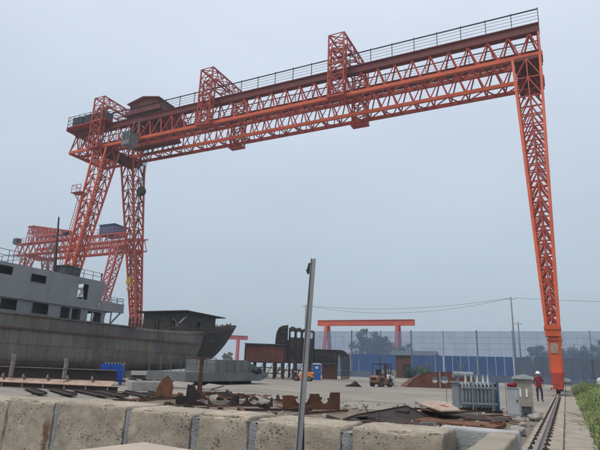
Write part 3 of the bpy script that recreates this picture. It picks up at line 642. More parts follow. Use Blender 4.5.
for (a, b, c, d) in ops[:4]:
    f = MB()
    for p, q in (((a, c), (b, c)), ((b, c), (b, d)), ((b, d), (a, d)), ((a, d), (a, c))): f.beam((W+.012, *p), (W+.012, *q), .06, .05)
    f.build('window_frame', 'ship_grey', Lo)
g = MB(); g.b2((W-.75, 12, 4.05), (W-.68, 35.2, 6.38)); g.build('interior_shade_sheet', 'black', Lo)  # added black sheet, stands in for the shade inside the windows
# bridge deck slab with side plating
g = MB(); g.b2((SX-3.9, 10, 6.4), (SX+3.75, 40.2, 6.52)); g.b2((SX+3.55, 37.2, 6.525), (SX+3.72, 40.2, 7.2)); g.b2((SX-3.72, 37.2, 6.525), (SX-3.55, 40.2, 7.2)); g.b2((SX-3.54, 40.02, 6.525), (SX+3.54, 40.19, 7.2)); g.b2((SX+3.55, 10, 6.28), (SX+3.75, 40.2, 6.399))
g.build('bridge_deck', 'ship_grey', ship)
g = MB(); g.beam((SX+3.6, 38.6, 5.0), (SX+3.6, 39.9, 6.3), .14, .12); g.beam((SX+3.6, 38.7, 4.2), (SX+3.6, 38.7, 6.3), .1); g.build('deck_strut', 'ship_grey', ship)
upr = MB()
o3 = [(29.25, 30.8, 7.88, 8.6), (34.35, 35.55, 7.1, 8.55), (22, 27.55, 8.12, 8.82)]
us = sorted({10, 36.6} | {v for o_ in o3 for v in o_[:2]}); zs = sorted({6.525, 9.12} | {v for o_ in o3 for v in o_[2:]})
upr.wall(us, zs, sol(o3), lambda u, z, d: (W+.02-d, u, z), .07)
o4 = [(34.6, 35.5, 7.3, 8.3)]
us = sorted({10, 36.6} | {v for o_ in o4 for v in o_[:2]}); zs = sorted({6.525, 9.12} | {v for o_ in o4 for v in o_[2:]})
upr.wall(us, zs, sol(o4), lambda u, z, d: (SX-3.5+d, u, z), .07)
for xs in (W-.05, SX-3.5): upr.prism([(36.6, 6.525), (37.0, 6.525), (37.75, 8.75), (37.35, 9.12), (36.6, 9.12)], (xs, 0, 0), (0, 1, 0), (0, 0, 1), (.07, 0, 0))
def slant(u, z, d): k = (z-6.525)/(8.75-6.525); return (u, 37.0+.75*k-d-.02, z)
upr.wall([SX-3.42, SX-2.9, SX-1.2, SX-1.0, SX+1.0, SX+1.2, SX+2.9, SX+3.42], [6.525, 7.7, 8.5, 8.75], lambda u, z: not (7.7 < z < 8.5 and any(a < u < b for a, b in ((SX-2.9, SX-1.2), (SX-1, SX+1), (SX+1.2, SX+2.9)))), slant, .07)
upr.b2((SX-3.42, 10, 9.04), (SX+3.44, 37.3, 9.11))
Up = upr.build('wheelhouse', 'ship_grey', ship)
f = MB(); a, b, c, d = o3[0]
for p, q in (((a, c), (b, c)), ((b, c), (b, d)), ((b, d), (a, d)), ((a, d), (a, c))): f.beam((W+.035, *p), (W+.035, *q), .07, .05)
f.build('window_frame', 'ship_grey', Up)
g = MB(); g.box((SX+3.0, 35.25, 7.85), (.02, .45, .5), rx=.3, rz=.15); g.box((SX+2.96, 35.1, 7.5), (.02, .3, .35), rx=-.25, rz=-.1); g.box((SX+3.02, 35.45, 7.35), (.02, .12, .55), rx=.1); g.build('white_sheet', 'white_paint', Up)
g = MB(); g.b2((W-.9, 12, 6.53), (W-.83, 34.2, 9.03)); g.b2((W-.9, 35.7, 6.53), (W-.83, 36.4, 9.03)); g.build('interior_shade_sheet', 'black', Up)  # added black sheets, make the wheelhouse interior look unlit
# roof items
def railing(pts, h, n, name, parent, m_='grey_steel', r=.045):
    g = MB(); 
    for p, q in zip(pts, pts[1:]):
        p, q = Vector(p), Vector(q)
        for k_ in (1, .55): g.beam(p+Vector((0, 0, h*k_)), q+Vector((0, 0, h*k_)), r)
        m = max(1, round((q-p).length/n))
        for i in range(m+1): a_ = p.lerp(q, i/m); g.beam(a_, a_+Vector((0, 0, h)), r)
    return g.build(name, m_, parent)
railing([(SX-3, 28.6, 9.13), (SX+3.3, 28.6, 9.13), (SX+3.3, 18, 9.13)], 1.05, 1.6, 'roof_railing', ship)
railing([(SX+3.3, 33.8, 9.13), (SX+3.3, 37.2, 9.13)], .8, 1.1, 'roof_railing', ship)
railing([(SX+3.6, 37.6, 7.2), (SX+3.6, 40.1, 7.2), (SX-3.6, 40.1, 7.2)], .55, .8, 'deck_railing', ship)
g = MB(); g.b2((SX+1.6, 32.9, 9.125), (SX+3.2, 34.6, 9.95)); g.b2((SX+1.5, 32.8, 9.95), (SX+3.3, 34.7, 10.05)); g.build('funnel_box', 'house_grey', ship)
g = MB(); g.tube([(SX+2, 32.75, 9.12), (SX+2, 32.2, 14.6)], [.13, .07], 8); g.beam((SX+1.2, 32.4, 12.8), (SX+3.4, 32.4, 12.8), .09); g.box((SX+3.1, 32.4, 12.95), (.5, .3, .2)); g.beam((SX+1.4, 32.5, 11.4), (SX+2.6, 32.5, 11.4), .07); g.build('mast', 'dark_steel', ship)
g = MB()
for s in (-.3, .3):
    g.beam((SX+2.2+s, 31.4, 9.12), (SX+2.2+s, 31.9, 12.0), .06)
for i in range(9): g.beam((SX+1.9, 31.4+.05*i, 9.3+.3*i), (SX+2.5, 31.4+.05*i, 9.3+.3*i), .045)
g.build('mast_ladder', 'galv', ship)
g = MB(); g.tube([(SX+3, 37.4, 9.12), (SX+3, 37.4, 9.8)], .05, 6); g.tube([(SX+3, 37.4, 9.75), (SX+3, 37.4, 10.0)], .11, 8); g.build('lamp', 'dark_steel', ship)
# ropes and boarding ladder against the hull
g = MB()
for dy in (-.22, .22): g.beam((SX+5.7, 46.2+dy, .05), (SX+4.5, 45.0+dy, 5.1), .07)
for i in range(15): t = i/15; g.beam((SX+5.7-1.2*t, 45.98-1.2*t, .2+4.9*t), (SX+5.7-1.2*t, 46.42-1.2*t, .2+4.9*t), .04)
tag(g.build('boarding_ladder', 'rust_bright'), 'rusty ladder leaning against the ship hull near its bow', 'ladder')
kb = MB(); kb.b2((-.5, -.45, 0), (.5, .45, .30)); kb.b2((-.45, -.4, .30), (.45, .4, .61))
km = bpy.data.meshes.new('keel_block'); km.from_pydata(kb.v, [], kb.f); km.materials.append(MAT['concrete_block'])
for i, y in enumerate((27, 29.6, 32.2, 34.8, 37.4, 40, 42.6)):
    o = bpy.data.objects.new('keel_block', km); col.objects.link(o); o.location = (SX+2.6, y, 0); o.rotation_euler.z = .05*(-1)**i
    tag(o, 'pale concrete keel block carrying the ship on the side facing the yard', 'keel block', 'keel blocks under the ship') if False else tag(o, ('pale concrete keel block under the ship nearest the left edge', 'second pale keel block from the left under the ship', 'third pale keel block from the left under the ship', 'middle pale keel block of the row under the ship', 'pale keel block under the ship just right of the middle one', 'pale keel block under the ship last but one towards the bow', 'pale keel block under the ship nearest the bow')[i], 'keel block', 'keel blocks under the ship')

# ------------------------------------------------------------------ things beside and in front of the ship
def drum(x, y, m_, lab):
    g = MB(); g.tube([(x, y, 0), (x, y, .28), (x, y, .285), (x, y, .30), (x, y, .31), (x, y, .58), (x, y, .585), (x, y, .60), (x, y, .61), (x, y, .88)], [.28, .28, .295, .295, .28, .28, .295, .295, .28, .28], 14)
    g.tube([(x, y, .86), (x, y, .885)], .25, 14); tag(g.build('drum', m_, smooth=False), lab, 'drum')
drum(-25.5, 33.6, 'teal', 'teal drum standing under the ship bow'); drum(-27.0, 38.6, 'blue_paint', 'blue drum in the shade under the ship bow'); drum(-26.3, 36.9, 'block_steel', 'dark drum next to the blue drum under the ship')
bb = thing('tool_bin', 'bright blue steel bin on legs beside the ship hull', 'bin', (-26.9, 26.5, 0))
A = Matrix.Translation((-26.9, 26.5, 0)) @ Matrix.Rotation(R(33), 4, 'Z')
def loc(m_, p): return m_ @ Vector(p)
g = MB(); 
for (a, b) in (((-.7, -.4, .35), (.7, -.36, 1.35)), ((-.7, .36, .45), (.7, .4, 1.25)), ((-.7, -.355, .45), (-.66, .355, 1.25)), ((.66, -.355, .45), (.7, .355, 1.25)), ((-.655, -.355, .45), (.655, .355, .5))):
    c_ = [(a[i]+b[i])/2 for i in range(3)]; g.box(loc(A, c_), [abs(b[i]-a[i]) for i in range(3)], rz=R(33))
g.build('bin_body', 'blue_paint', bb)
for i in range(7):
    x = -.6+i*.2; piece('rib', loc(A, (x, -.43, .47)), loc(A, (x, -.43, 1.2)), .05, .05, 'blue_paint', bb); piece('pale_bar', loc(A, (x+.08, -.30, 1.16)), loc(A, (x+.08, .30, 1.42)), .06, .06, 'galv', bb)
for sx in (-.6, .6):
    for sy in (-.3, .3): piece('leg', loc(A, (sx, sy, 0)), loc(A, (sx, sy, .46)), .08, .08, 'blue_paint', bb)
for sx in (-.85, .95):
    piece('side_post', loc(A, (sx, -.5, 0)), loc(A, (sx, -.5, 1.75)), .04, .04, 'rust', bb)
piece('top_bar', loc(A, (-.85, -.5, 1.73)), loc(A, (.95, -.5, 1.73)), .035, .035, 'rust', bb)

# long stiffened steel girder lying at the left
def stiffened(name, lab, x0, y0, x1, y1, h=.75):
    p, q = Vector((x0, y0, 0)), Vector((x1, y1, 0)); d = (q-p).normalized(); nrm = Vector((d.y, -d.x, 0)); Ln = (q-p).length
    T = thing(name, lab, 'steel girder', (x0, y0, 0))
    g = MB(); g.beam(p+Vector((0, 0, .34)), q+Vector((0, 0, .34)), .05, .03); 
    g.add([p+nrm*.95+Vector((0, 0, .02)), q+nrm*.95+Vector((0, 0, .02)), q+Vector((0, 0, .36)), p+Vector((0, 0, .36)), p+nrm*.95+Vector((0, 0, .0)), q+nrm*.95, q+Vector((0, 0, .33)), p+Vector((0, 0, .33))], [(0, 1, 2, 3), (4, 7, 6, 5), (0, 4, 5, 1), (3, 2, 6, 7), (0, 3, 7, 4), (1, 5, 6, 2)])
    g.build('sloping_flange', 'plate_pale', T)
    g = MB(); g.beam(p+Vector((0, 0, .66)), q+Vector((0, 0, .66)), .03, .60); g.build('web', 'rust_dark', T)
    g = MB(); g.beam(p+Vector((0, 0, .98))+nrm*.05, q+Vector((0, 0, .98))+nrm*.05, .22, .03); g.build('top_flange', 'plate_grey', T)
    n = int(Ln/1.35)
    for i in range(n):
        a = p + d*(.5+i*1.35+rnd(-.15, .15)); piece('stiffener', a+nrm*.06+Vector((0, 0, .30)), a+nrm*.40+Vector((0, 0, .52)), .05, .22, 'plate_grey', T)
    return T
T = stiffened('steel_girder', 'long rusty steel girder with pale sloping flange and stiffeners lying before the ship', -33.5, 20.2, -24.6, 24.6)
for (x, y, h) in ((-30.2, 21.7, 1.75), (-27.25, 23.1, 1.6)): 
    piece('lifting_lug', (x+.1, y-.15, .4), (x+.12, y-.15, h), .10, .22, 'plate_grey', T)
T2 = thing('steel_girder', 'dark rusty beam on the ground in front of the girder with pale flange', 'steel beam', (-26, 19, 0))
g = MB(); g.beam((-29, 18.6, .12), (-20.7, 20.9, .12), .04, .2); g.build('web', 'rust_dark', T2)
g = MB(); g.beam((-29, 18.6, .235), (-20.7, 20.9, .235), .2, .03); g.beam((-29, 18.6, .02), (-20.7, 20.9, .02), .2, .03); g.build('flange', 'rust', T2)
n_ = 0
for i in range(7):
    piece('stiffener', (-28.4+i*1.2, 18.72+i*.333, .04), (-28.4+i*1.2, 18.72+i*.333, .22), .1, .04, 'plate_grey', T2)
lab5 = ['flat dark steel strip nearest the wall among the strips left of the pointed plate', 'flat dark steel strip second from the wall', 'flat dark steel strip lying in the middle of the strips', 'flat dark steel strip next to the long concrete block', 'flat dark steel strip farthest from the wall', 'short dark steel strip tilted over the others']
for i in range(6):
    a = Vector((-24.0+i*1.02, 18.2+i*.55, .07)); b = a + Vector((4.3+.25*(i % 3), -2.5-.1*(i % 2), .03)); g = MB()
    g.beam(a, b, .34, .03); g.beam(a+Vector((.1, .12, .03)), b+Vector((.1, .12, .03)), .03, .10); g.beam(a+Vector((.6, -.5, -.045)), a+Vector((.8, .1, -.045)), .08, .06); g.beam(b+Vector((-.8, .1, -.045)), b+Vector((-.6, .7, -.045)), .08, .06)
    tag(g.build('steel_strip', 'rust_dark'), lab5[i], 'steel strip', 'steel strips on the ground')
g = MB(); g.box((-20.8, 23.2, .24), (2.0, .7, .48), rz=R(62)); g.box((-20.82, 23.2, .50), (1.9, .6, .05), rz=R(62)); tag(g.build('concrete_block', 'concrete_block', bevel=.03), 'long pale grey concrete block lying by the ship', 'concrete block')

# grey pontoon with railings and sloped bow
PT = thing('pontoon', 'low grey steel pontoon with railings and sloped end beside the ship', 'pontoon', (-26, 34, 0))
A = Matrix.Translation((-24.6, 26.5, 0)) @ Matrix.Rotation(R(-1), 4, 'Z')
g = MB(); g.prism([(4.6, .28), (15.2, .28), (16.6, .62), (16.6, .95), (4.6, .95)], (-24.4, 26.4, 0), (0, 1, 0), (0, 0, 1), (-3.6, 0, 0)); g.build('hull', 'barge_grey', PT)
g = MB()
for yy in range(4):
    g = MB(); g.b2((-27.6, 31.5+yy*2.9, 0), (-24.7, 31.9+yy*2.9, .275)); g.build('support', 'rust_dark', PT)
g = MB(); g.prism([(8.6, .955), (16.3, .955), (16.0, 1.25), (14.9, 1.45), (12.9, 1.98), (8.6, 1.9)], (-24.6, 26.4, 0), (0, 1, 0), (0, 0, 1), (-2.9, 0, 0)); g.build('cover', 'barge_grey', PT)
for i in range(5): piece('cover_rib', (-24.57, 35.4+i*1.15, .96), (-24.57, 35.4+i*1.15, 1.86 - max(0, i-3)*.02), .06, .08, 'barge_grey', PT)
railing([(-24.5, 31.1, .955), (-24.5, 34.8, .955)], 1.05, 1.1, 'railing', PT, 'galv', .05)
railing([(-27.9, 31.1, .955), (-27.9, 34.8, .955)], 1.05, 1.1, 'railing', PT, 'galv', .05)
g = MB(); g.tube([(-24.9, 40.6, 1.1), (-24.3, 40.9, 1.1)], .28, 12); g.box((-24.5, 41.4, 1.1), (.3, .5, .5)); g.build('winch', 'black', PT)

# ------------------------------------------------------------------ scrap plates behind the wall
def comb(p, q, tabs, base, th, m_, name, lab, lean=0, pointed=False):
    p, q = Vector(p), Vector(q); d = (q-p); Ln = d.length; d.normalize(); nrm = Vector((-d.y, d.x, 0))
    upv = (Vector((0, 0, 1)) + nrm*lean).normalized()
    pr = [(0, 0), (Ln, 0)]; rev = []
    for k_, (a, b, h) in enumerate(tabs):
        seg = []
        if a > 0.01:
            for s_ in range(6): t = s_/5; seg.append((a-.28*(1-t), base+(h-base)*(1-math.sqrt(max(0, 1-t*t)))))
        seg += [(a, h), (b, h)]
        if b < Ln-.01:
            for s_ in range(6): t = 1-s_/5; seg.append((b+.28*(1-t), base+(h-base)*(1-math.sqrt(max(0, 1-t*t)))))
        rev += seg
    out_ = [(0, 0), (Ln, 0)] + [(x, y) for x, y in reversed(rev)]
    cl_ = []
    for v in out_:
        if not cl_ or (abs(v[0]-cl_[-1][0])+abs(v[1]-cl_[-1][1])) > .004: cl_.append(v)
    g = MB(); g.prism(cl_, p, d, upv, nrm*th)
    # small foot bars keep it upright
    g.beam(p+d*.1*Ln-nrm*.2+Vector((0, 0, .03)), p+d*.1*Ln+nrm*.3+Vector((0, 0, .03)), .05, .06); g.beam(p+d*.9*Ln-nrm*.2+Vector((0, 0, .03)), p+d*.9*Ln+nrm*.3+Vector((0, 0, .03)), .05, .06)
    return tag(g.build(name, m_), lab, 'steel plate')
comb((-9.15, 17.35, 0), (-7.65, 19.0, 0), [(0, .42, .50), (1.02, 1.38, .60), (1.84, 2.23, .66)], .24, .04, 'rust', 'cradle_plate', 'rusty steel plate with three upright tabs and round cut-outs right of the grey pole')
comb((-9.0, 17.0, 0), (-8.5, 17.6, 0), [(0, .40, .55), (.76, .78, .30)], .18, .04, 'rust_bright', 'cradle_plate', 'small orange brown rusty plate with one square tab left of the grey pole')
comb((-11.6, 16.2, 0), (-10.0, 18.1, 0), [(0, .02, .35), (.9, .93, .50), (1.45, 1.48, .46), (2.44, 2.48, .40)], .14, .04, 'rust_dark', 'cradle_plate', 'dark steel plate with sharp points and shallow curves', lean=.2)
comb((-12.6, 15.6, 0), (-11.0, 17.3, 0), [(0, .7, .38), (2.1, 2.33, .42)], .12, .04, 'rust_dark', 'cradle_plate', 'dark curved steel plate behind the middle of the foreground wall')
g = MB(); g.prism([(-.34, 0), (.34, 0), (.36, .55), (.22, .82), (.05, 1.0), (-.16, .85), (-.32, .5)], (-15.4, 18.2, 0), (.8, .6, 0), (0, .12, 1), (-.03, .04, 0)); g.beam((-15.6, 18.0, .04), (-15.9, 18.6, .04), .06, .07); g.beam((-15.15, 18.4, .04), (-15.4, 18.9, .04), .06, .07)
tag(g.build('pointed_plate', 'rust_bright'), 'orange brown rusty plate with pointed top standing by the wall', 'steel plate')
g = MB(); d_ = Vector((.7, .71, 0))
g.prism([(-.40, 0), (.42, 0), (.25, .10), (.12, .30), (.09, .62), (.09, 1.70), (.16, 1.70), (.16, 1.84), (-.16, 1.84), (-.16, 1.70), (-.09, 1.70), (-.09, .62), (-.14, .30), (-.26, .10)], (-15.3, 20.6, 0), d_, (0, 0, 1), (-.05, .05, 0)); g.beam((-15.1, 20.2, .04), (-15.6, 21.0, .04), .3, .06)
tag(g.build('bracket_post', 'rust'), 'tall rusty steel bracket with flared foot and vertical post', 'steel bracket')
g = MB(); g.prism([(-.5, 0), (.5, 0), (.5, .10), (.2, .14), (-.05, .36), (-.2, .62), (-.5, .66)], (-14.2, 19.0, 0), (.75, .66, 0), (0, .1, 1), (-.03, .03, 0)); g.beam((-14.4, 18.7, .03), (-14.6, 19.3, .03), .06, .06)
tag(g.build('knee_plate', 'rust_dark'), 'dark knee plate with hollow curve between the pointed plate and the bracket', 'steel plate')
# folded dark plates on the right, pale box section on them
def slabp(pts, th, m_, name, lab, cat):
    g = MB(); n = len(pts); vs_ = [Vector(p) for p in pts] + [Vector(p)-Vector((0, 0, th)) for p in pts]
    g.add(vs_, [tuple(range(n)), tuple(range(2*n-1, n-1, -1))] + [(i, n+i, n+(i+1) % n, (i+1) % n) for i in range(n)])
    return tag(g.build(name, m_), lab, cat)
g = MB()
g.add([(-6.0, 15.2, .06), (-4.3, 14.6, .05), (-3.3, 15.6, .06), (-3.9, 17.3, .10), (-4.75, 17.6, .40), (-6.0, 16.4, .12), (-4.5, 16.5, .08)], [(0, 1, 6), (1, 2, 6), (2, 3, 6), (3, 4, 6), (4, 5, 6), (5, 0, 6)])
for (a, b) in (((-6.0, 15.2, .08), (-6.0, 16.4, .14)), ((-6.0, 16.4, .14), (-4.75, 17.6, .42)), ((-4.75, 17.6, .42), (-3.9, 17.3, .13)), ((-5.5, 16.9, .22), (-5.0, 15.3, .10)), ((-6.0, 15.2, .08), (-4.3, 14.6, .07))): g.beam(a, b, .05, .04)
g.b2((-4.95, 17.0, 0), (-4.55, 17.3, .30)); g.b2((-5.9, 15.9, 0), (-5.6, 16.2, .07))
tag(g.build('folded_plate', 'rust_dark'), 'big dark steel plate folded along a ridge behind the right of the wall', 'steel plate')
g = MB(); g.prism([(0, 0), (1.75, .05), (1.75, .10), (.1, .12), (.1, .30), (1.6, .26), (1.6, .31), (0, .36)], (-4.3, 17.6, .02), (.62, -.30, 0), (0, 0, 1), (.35, 1.5, 0))
tag(g.build('box_section', 'rust'), 'rusty box section lying under the pale pinkish plate', 'steel beam')
pp = slabp([(-4.62, 18.4, .50), (-3.45, 16.75, .40), (-3.02, 17.5, .40), (-3.75, 19.6, .50), (-4.3, 19.5, .54)], .04, 'plate_pale', 'pale_plate', 'pale pinkish flat plate with a red paint mark resting on rusty steel', 'steel plate')
g = MB(); g.beam((-3.75, 18.2, .475), (-3.50, 18.05, .452), .05, .012); g.beam((-3.80, 18.0, .455), (-3.68, 18.4, .482), .04, .012); o = g.build('paint_mark', 'red_paint', pp)
slabp([(-4.9, 18.9, .10), (-1.9, 18.2, .10), (-1.7, 19.4, .14), (-4.6, 20.2, .15)], .09, 'rust_dark', 'flat_plate', 'dark flat plate lying behind the grey plastered wall', 'steel plate')
slabp([(-4.2, 16.4, .12), (-1.9, 16.0, .10), (-1.7, 16.9, .13), (-4.0, 17.2, .15)], .08, 'rust_bright', 'flat_plate', 'orange brown rusty flat plate near the grey plastered wall', 'steel plate')
for i, (a, b, m_, lb) in enumerate([((-3.9, 15.9, .14), (-2.9, 16.9, .30), 'plate_grey', 'thin pale bar sticking out from under the pinkish plate'), ((-3.9, 19.9, .35), (-2.9, 20.9, .42), 'plate_grey', 'pale flat bar propped beside the transformer foot'), ((-7.8, 15.8, .13), (-6.9, 17.8, .17), 'rust', 'rusty bar right of the three-tabbed plate'), ((-9.9, 15.4, .12), (-7.9, 17.0, .12), 'rust_dark', 'dark bar lying in front of the three-tabbed plate'), ((-13.8, 16.6, .14), (-11.5, 18.6, .14), 'plate_grey', 'grey bar lying between the knee plate and the pointed dark plate')]):
    g = MB(); a, b = (a[0], a[1], .07), (b[0], b[1], .11); g.beam(a, b, .10, .03); g.beam(Vector(a)+Vector((.03, .03, .03)), Vector(b)+Vector((.03, .03, .03)), .02, .07); tag(g.build('steel_bar', m_), lb, 'steel bar')
slabp([(-22.4, 26.7, .12), (-21.0, 27.0, .10), (-21.2, 27.9, .38), (-22.6, 27.7, .42)], .1, 'plate_grey', 'tilted_plate', 'pale bent plate lying left of the tall rusty bracket', 'steel plate')
slabp([(-20.3, 27.2, .10), (-19.3, 27.0, .10), (-19.0, 28.0, .32), (-20.3, 28.2, .36)], .1, 'plate_grey', 'tilted_plate', 'pale crumpled sheet lying behind the tall bracket', 'steel plate')
g = MB(); g.prism([(0, 0), (1.5, 0), (1.3, .15), (.9, .5), (.6, .22), (.25, .16)], (-18.0, 46.2, 0), (.85, .5, 0), (0, 0, 1), (-.5, .8, 0)); tag(g.build('scrap_piece', 'rust_dark'), 'small dark lump of scrap alone in the open yard', 'scrap')

# ------------------------------------------------------------------ yard beyond: blocks, container, forklifts
HB = thing('hull_block', 'tall dark ship hull block standing upright with curved top and open frames', 'ship block', (-36.3, 71.4, 0))
ax = Vector((.894, .447, 0)); ay = Vector((-.447, .894, 0)); o0 = Vector((-38.9, 69.9, 0))
def W3(u, v, z): return o0 + ax*u + ay*v + Vector((0, 0, z))
arc = [(.05, .0), (.05, 2.4)] + [(.05, 2.4)] + [(.05+.02*i, 2.4+.5*i) for i in range(1, 8)] + [(.2+1.25*(1-math.cos(a)), 5.9+1.75*math.sin(a)) for a in [i*math.pi/2/8 for i in range(9)]]
arc = arc[3:]
g = MB(); 
g.grid(lambda i, j: W3(arc[i][0], j*1.0, arc[i][1]), len(arc)-1, 4); o = g.build('shell_plate', 'block_steel', HB, smooth=True); md = o.modifiers.new('t', 'SOLIDIFY'); md.thickness = .06
g = MB(); g.prism([(.15, 2.4), (1.95, 2.4), (1.95, 7.65), (1.45, 7.65), (.8, 7.3), (.38, 6.65), (.2, 5.6)], W3(0, -.02, 0), ax, (0, 0, 1), ay*.08); g.build('end_plate', 'block_steel', HB)
for i in range(8):
    z = 2.6+.66*i; uL = .16 if z < 5.6 else .2+.95*(1-math.cos(math.asin(min(1, (z-5.6)/2.1))))
    piece('stiffener', W3(uL, -.14, z), W3(1.95, -.14, z), .22, .09, 'frames_brown' if i % 3 else 'rust', HB)
for u in (.75, 1.9): piece('web_post', W3(u, -.2, 2.4), W3(u, -.2, 7.2 if u < 1 else 7.7), .12, .34, 'rust_dark', HB)
for k_ in range(4):
    u0 = 2.25+k_*.95; v0 = .15+.35*k_; zt_ = 7.55-.12*k_
    g = MB(); n = 10
    # arched frame: outer outline with round head, two round-topped openings
    def holef(u, z): return not (math.hypot((u-.46)/.30, (z-6.35)/.5) < 1 or (abs(u-.46) < .26 and 4.75 < z < 5.35 and k_ < 3) or (abs(u-.46) < .24 and 3.0 < z < 4.1)) and not (z > zt_-.4 and math.hypot((u-.46)/.46, (z-zt_+.4)/.4) > 1)
    g.wall([i*.092 for i in range(11)], [2.4+.1*i for i in range(int((zt_-2.4)/.1)+1)], holef, lambda u, z, d: W3(u0+u, v0+d, z), .14); g.build('frame', 'block_steel', HB)
    for u in (.02, .9): piece('frame_flange', W3(u0+u, v0-.12, 2.4), W3(u0+u, v0-.12, zt_-.25), .09, .34, 'rust_dark', HB)
    for z in (2.9, 4.4, 5.6): piece('stringer', W3(u0-.1, v0-.1, z), W3(u0+.98, v0+.25, z), .12, .16, 'frames_brown', HB)
g = MB(); 
for k_ in range(6):
    for v in (.2, 3.2): g.beam(W3(.3+k_*1.05, v, 0), W3(.3+k_*1.05, v, 2.4), .22)
for v in (.2, 3.2): g.beam(W3(0, v, 2.28), W3(6.1, v, 2.28), .3, .24); g.beam(W3(0, v, 1.1), W3(6.1, v, 1.1), .14)
for k_ in range(5): g.beam(W3(.3+k_*1.05, .2, 0), W3(1.35+k_*1.05, .2, 2.3), .1)
g.build('support_frame', 'rust_dark', HB)
g = MB(); g.b2((0, 0, 0), (0, 0, 0)); g = MB()
g.wall([0, 6.1], [2.4, 5.7], lambda u, z: True, lambda u, z, d: W3(u, 3.6+d, z), .08); g.build('back_plate', 'block_steel', HB)
H2 = thing('hull_block', 'low dark hull block with rounded ribs at its right end behind the blue toilet', 'ship block', (-31.5, 75, 0))
o0 = Vector((-34.6, 73.6, 0))
g = MB(); g.wall([.6, 4.2], [2.35, 4.25], lambda u, z: True, lambda u, z, d: W3(u, d, z), .1); g.wall([.6, 4.2], [4.0, 4.05], lambda u, z: True, lambda u, z, d: W3(u, d-.0, z+.21), 4.0); g.build('side_plate', 'block_steel', H2)
for i in range(8): piece('stiffener', W3(.75+i*.47, -.06, 2.35), W3(.75+i*.47, -.06, 4.2), .1, .1, 'rust_dark', H2)
for z in (2.8, 3.4): piece('stringer', W3(.5, -.16, z), W3(4.3, -.16, z), .14, .08, 'frames_brown', H2)
piece('edge_beam', W3(.5, -.08, 4.28), W3(4.3, -.08, 4.28), .2, .16, 'block_steel', H2); piece('edge_beam', W3(.5, -.08, 2.3), W3(4.3, -.08, 2.3), .2, .16, 'block_steel', H2)
for k_ in range(6):
    g = MB(); pts = [(4.1+1.5*math.sin(a), 2.55+1.6*math.cos(a)) for a in [i*math.pi/2/7 for i in range(8)]] + [(5.6, 1.5), (5.55, .05)]
    for a, b in zip(pts, pts[1:]): g.beam(W3(a[0]-.75+.3*k_, k_*.8, a[1]+.05*k_), W3(b[0]-.75+.3*k_, k_*.8, b[1]+(.05*k_ if b[1] > .1 else 0)), .10, .20)
    g.build('curved_rib', 'rust_dark', H2)
g = MB(); g.wall([1.9, 4.1], [0, 2.2], lambda u, z: True, lambda u, z, d: W3(u, .4+d, z), .1); g.build('rusty_panel', 'rust_red', H2)
g = MB()
for k_ in range(5):
    for v, h_ in ((1.0, 2.3), (3.6, 4.2)): piece('support_post', W3(.7+k_*.85, v, 0), W3(.7+k_*.85, v, h_), .2, .2, 'rust_dark', H2)
# rusty corrugated container on stands
CN = thing('container', 'rusty brown corrugated container raised on dark stands behind the pontoon', 'container', (-35.5, 61, 0))
o0 = Vector((-37.5, 59.6, 0))
def corr(u0, u1, z0, z1, fn, n):
    g = MB(); pr = []
    for i in range(n): u = u0+(u1-u0)*i/n; st = (u1-u0)/n; pr += [(u, 0), (u+st*.35, 0), (u+st*.5, .07), (u+st*.85, .07)]
    pr.append((u1, 0))
    g.grid(lambda i, j: fn(pr[i][0], pr[i][1], (z0, z1)[j]), len(pr)-1, 1); return g
corr(0, 5.2, 2.1, 4.15, lambda u, d, z: W3(u, d, z), 16).build('side_panel', 'rust_red', CN)
g = MB(); g.wall([0, .1, 5.1, 5.2], [2.0, 2.1, 4.15, 4.3], lambda u, z: not (.1 < u < 5.1 and 2.1 < z < 4.15), lambda u, z, d: W3(u, -.05+d, z), .12)
for v in (2.3,): g.wall([0, 5.2], [2.0, 4.3], lambda u, z: True, lambda u, z, d: W3(u, v+d, z), .1)
g.beam(W3(0, 0, 2.05), W3(0, 2.3, 2.05), .12); g.build('frame', 'rust_dark', CN)
g = MB(); g.add([W3(-.1, -.15, 4.31), W3(5.3, -.15, 4.31), W3(5.3, 2.5, 4.31), W3(-.1, 2.5, 4.31), W3(-.1, -.15, 4.43), W3(5.3, -.15, 4.43), W3(5.3, 2.5, 4.43), W3(-.1, 2.5, 4.43)], [(0, 3, 2, 1), (4, 5, 6, 7), (0, 1, 5, 4), (1, 2, 6, 5), (2, 3, 7, 6), (3, 0, 4, 7)]); g.build('roof', 'house_grey', CN)
for s in (0, 2.3):
    corr(0, 2.3, 2.1, 4.15, lambda u, d, z: W3((0 if s == 0 else 5.2)-d*(1 if s == 0 else -1), u, z), 7).build('end_panel', 'rust_red', CN)
g = MB()
for u in (.1, 1.3, 2.6, 3.9, 5.1):
    for v in (.1, 2.2): g.beam(W3(u, v, 0), W3(u, v, 2.0), .2)
for z in (.7, 1.4): g.beam(W3(0, .1, z), W3(5.2, .1, z), .12)
for u in (.1, 1.3, 2.6, 3.9): g.beam(W3(u, .05, 0), W3(u+1.25, .05, 2.0), .09)
g.build('stand', 'rust_dark', CN)

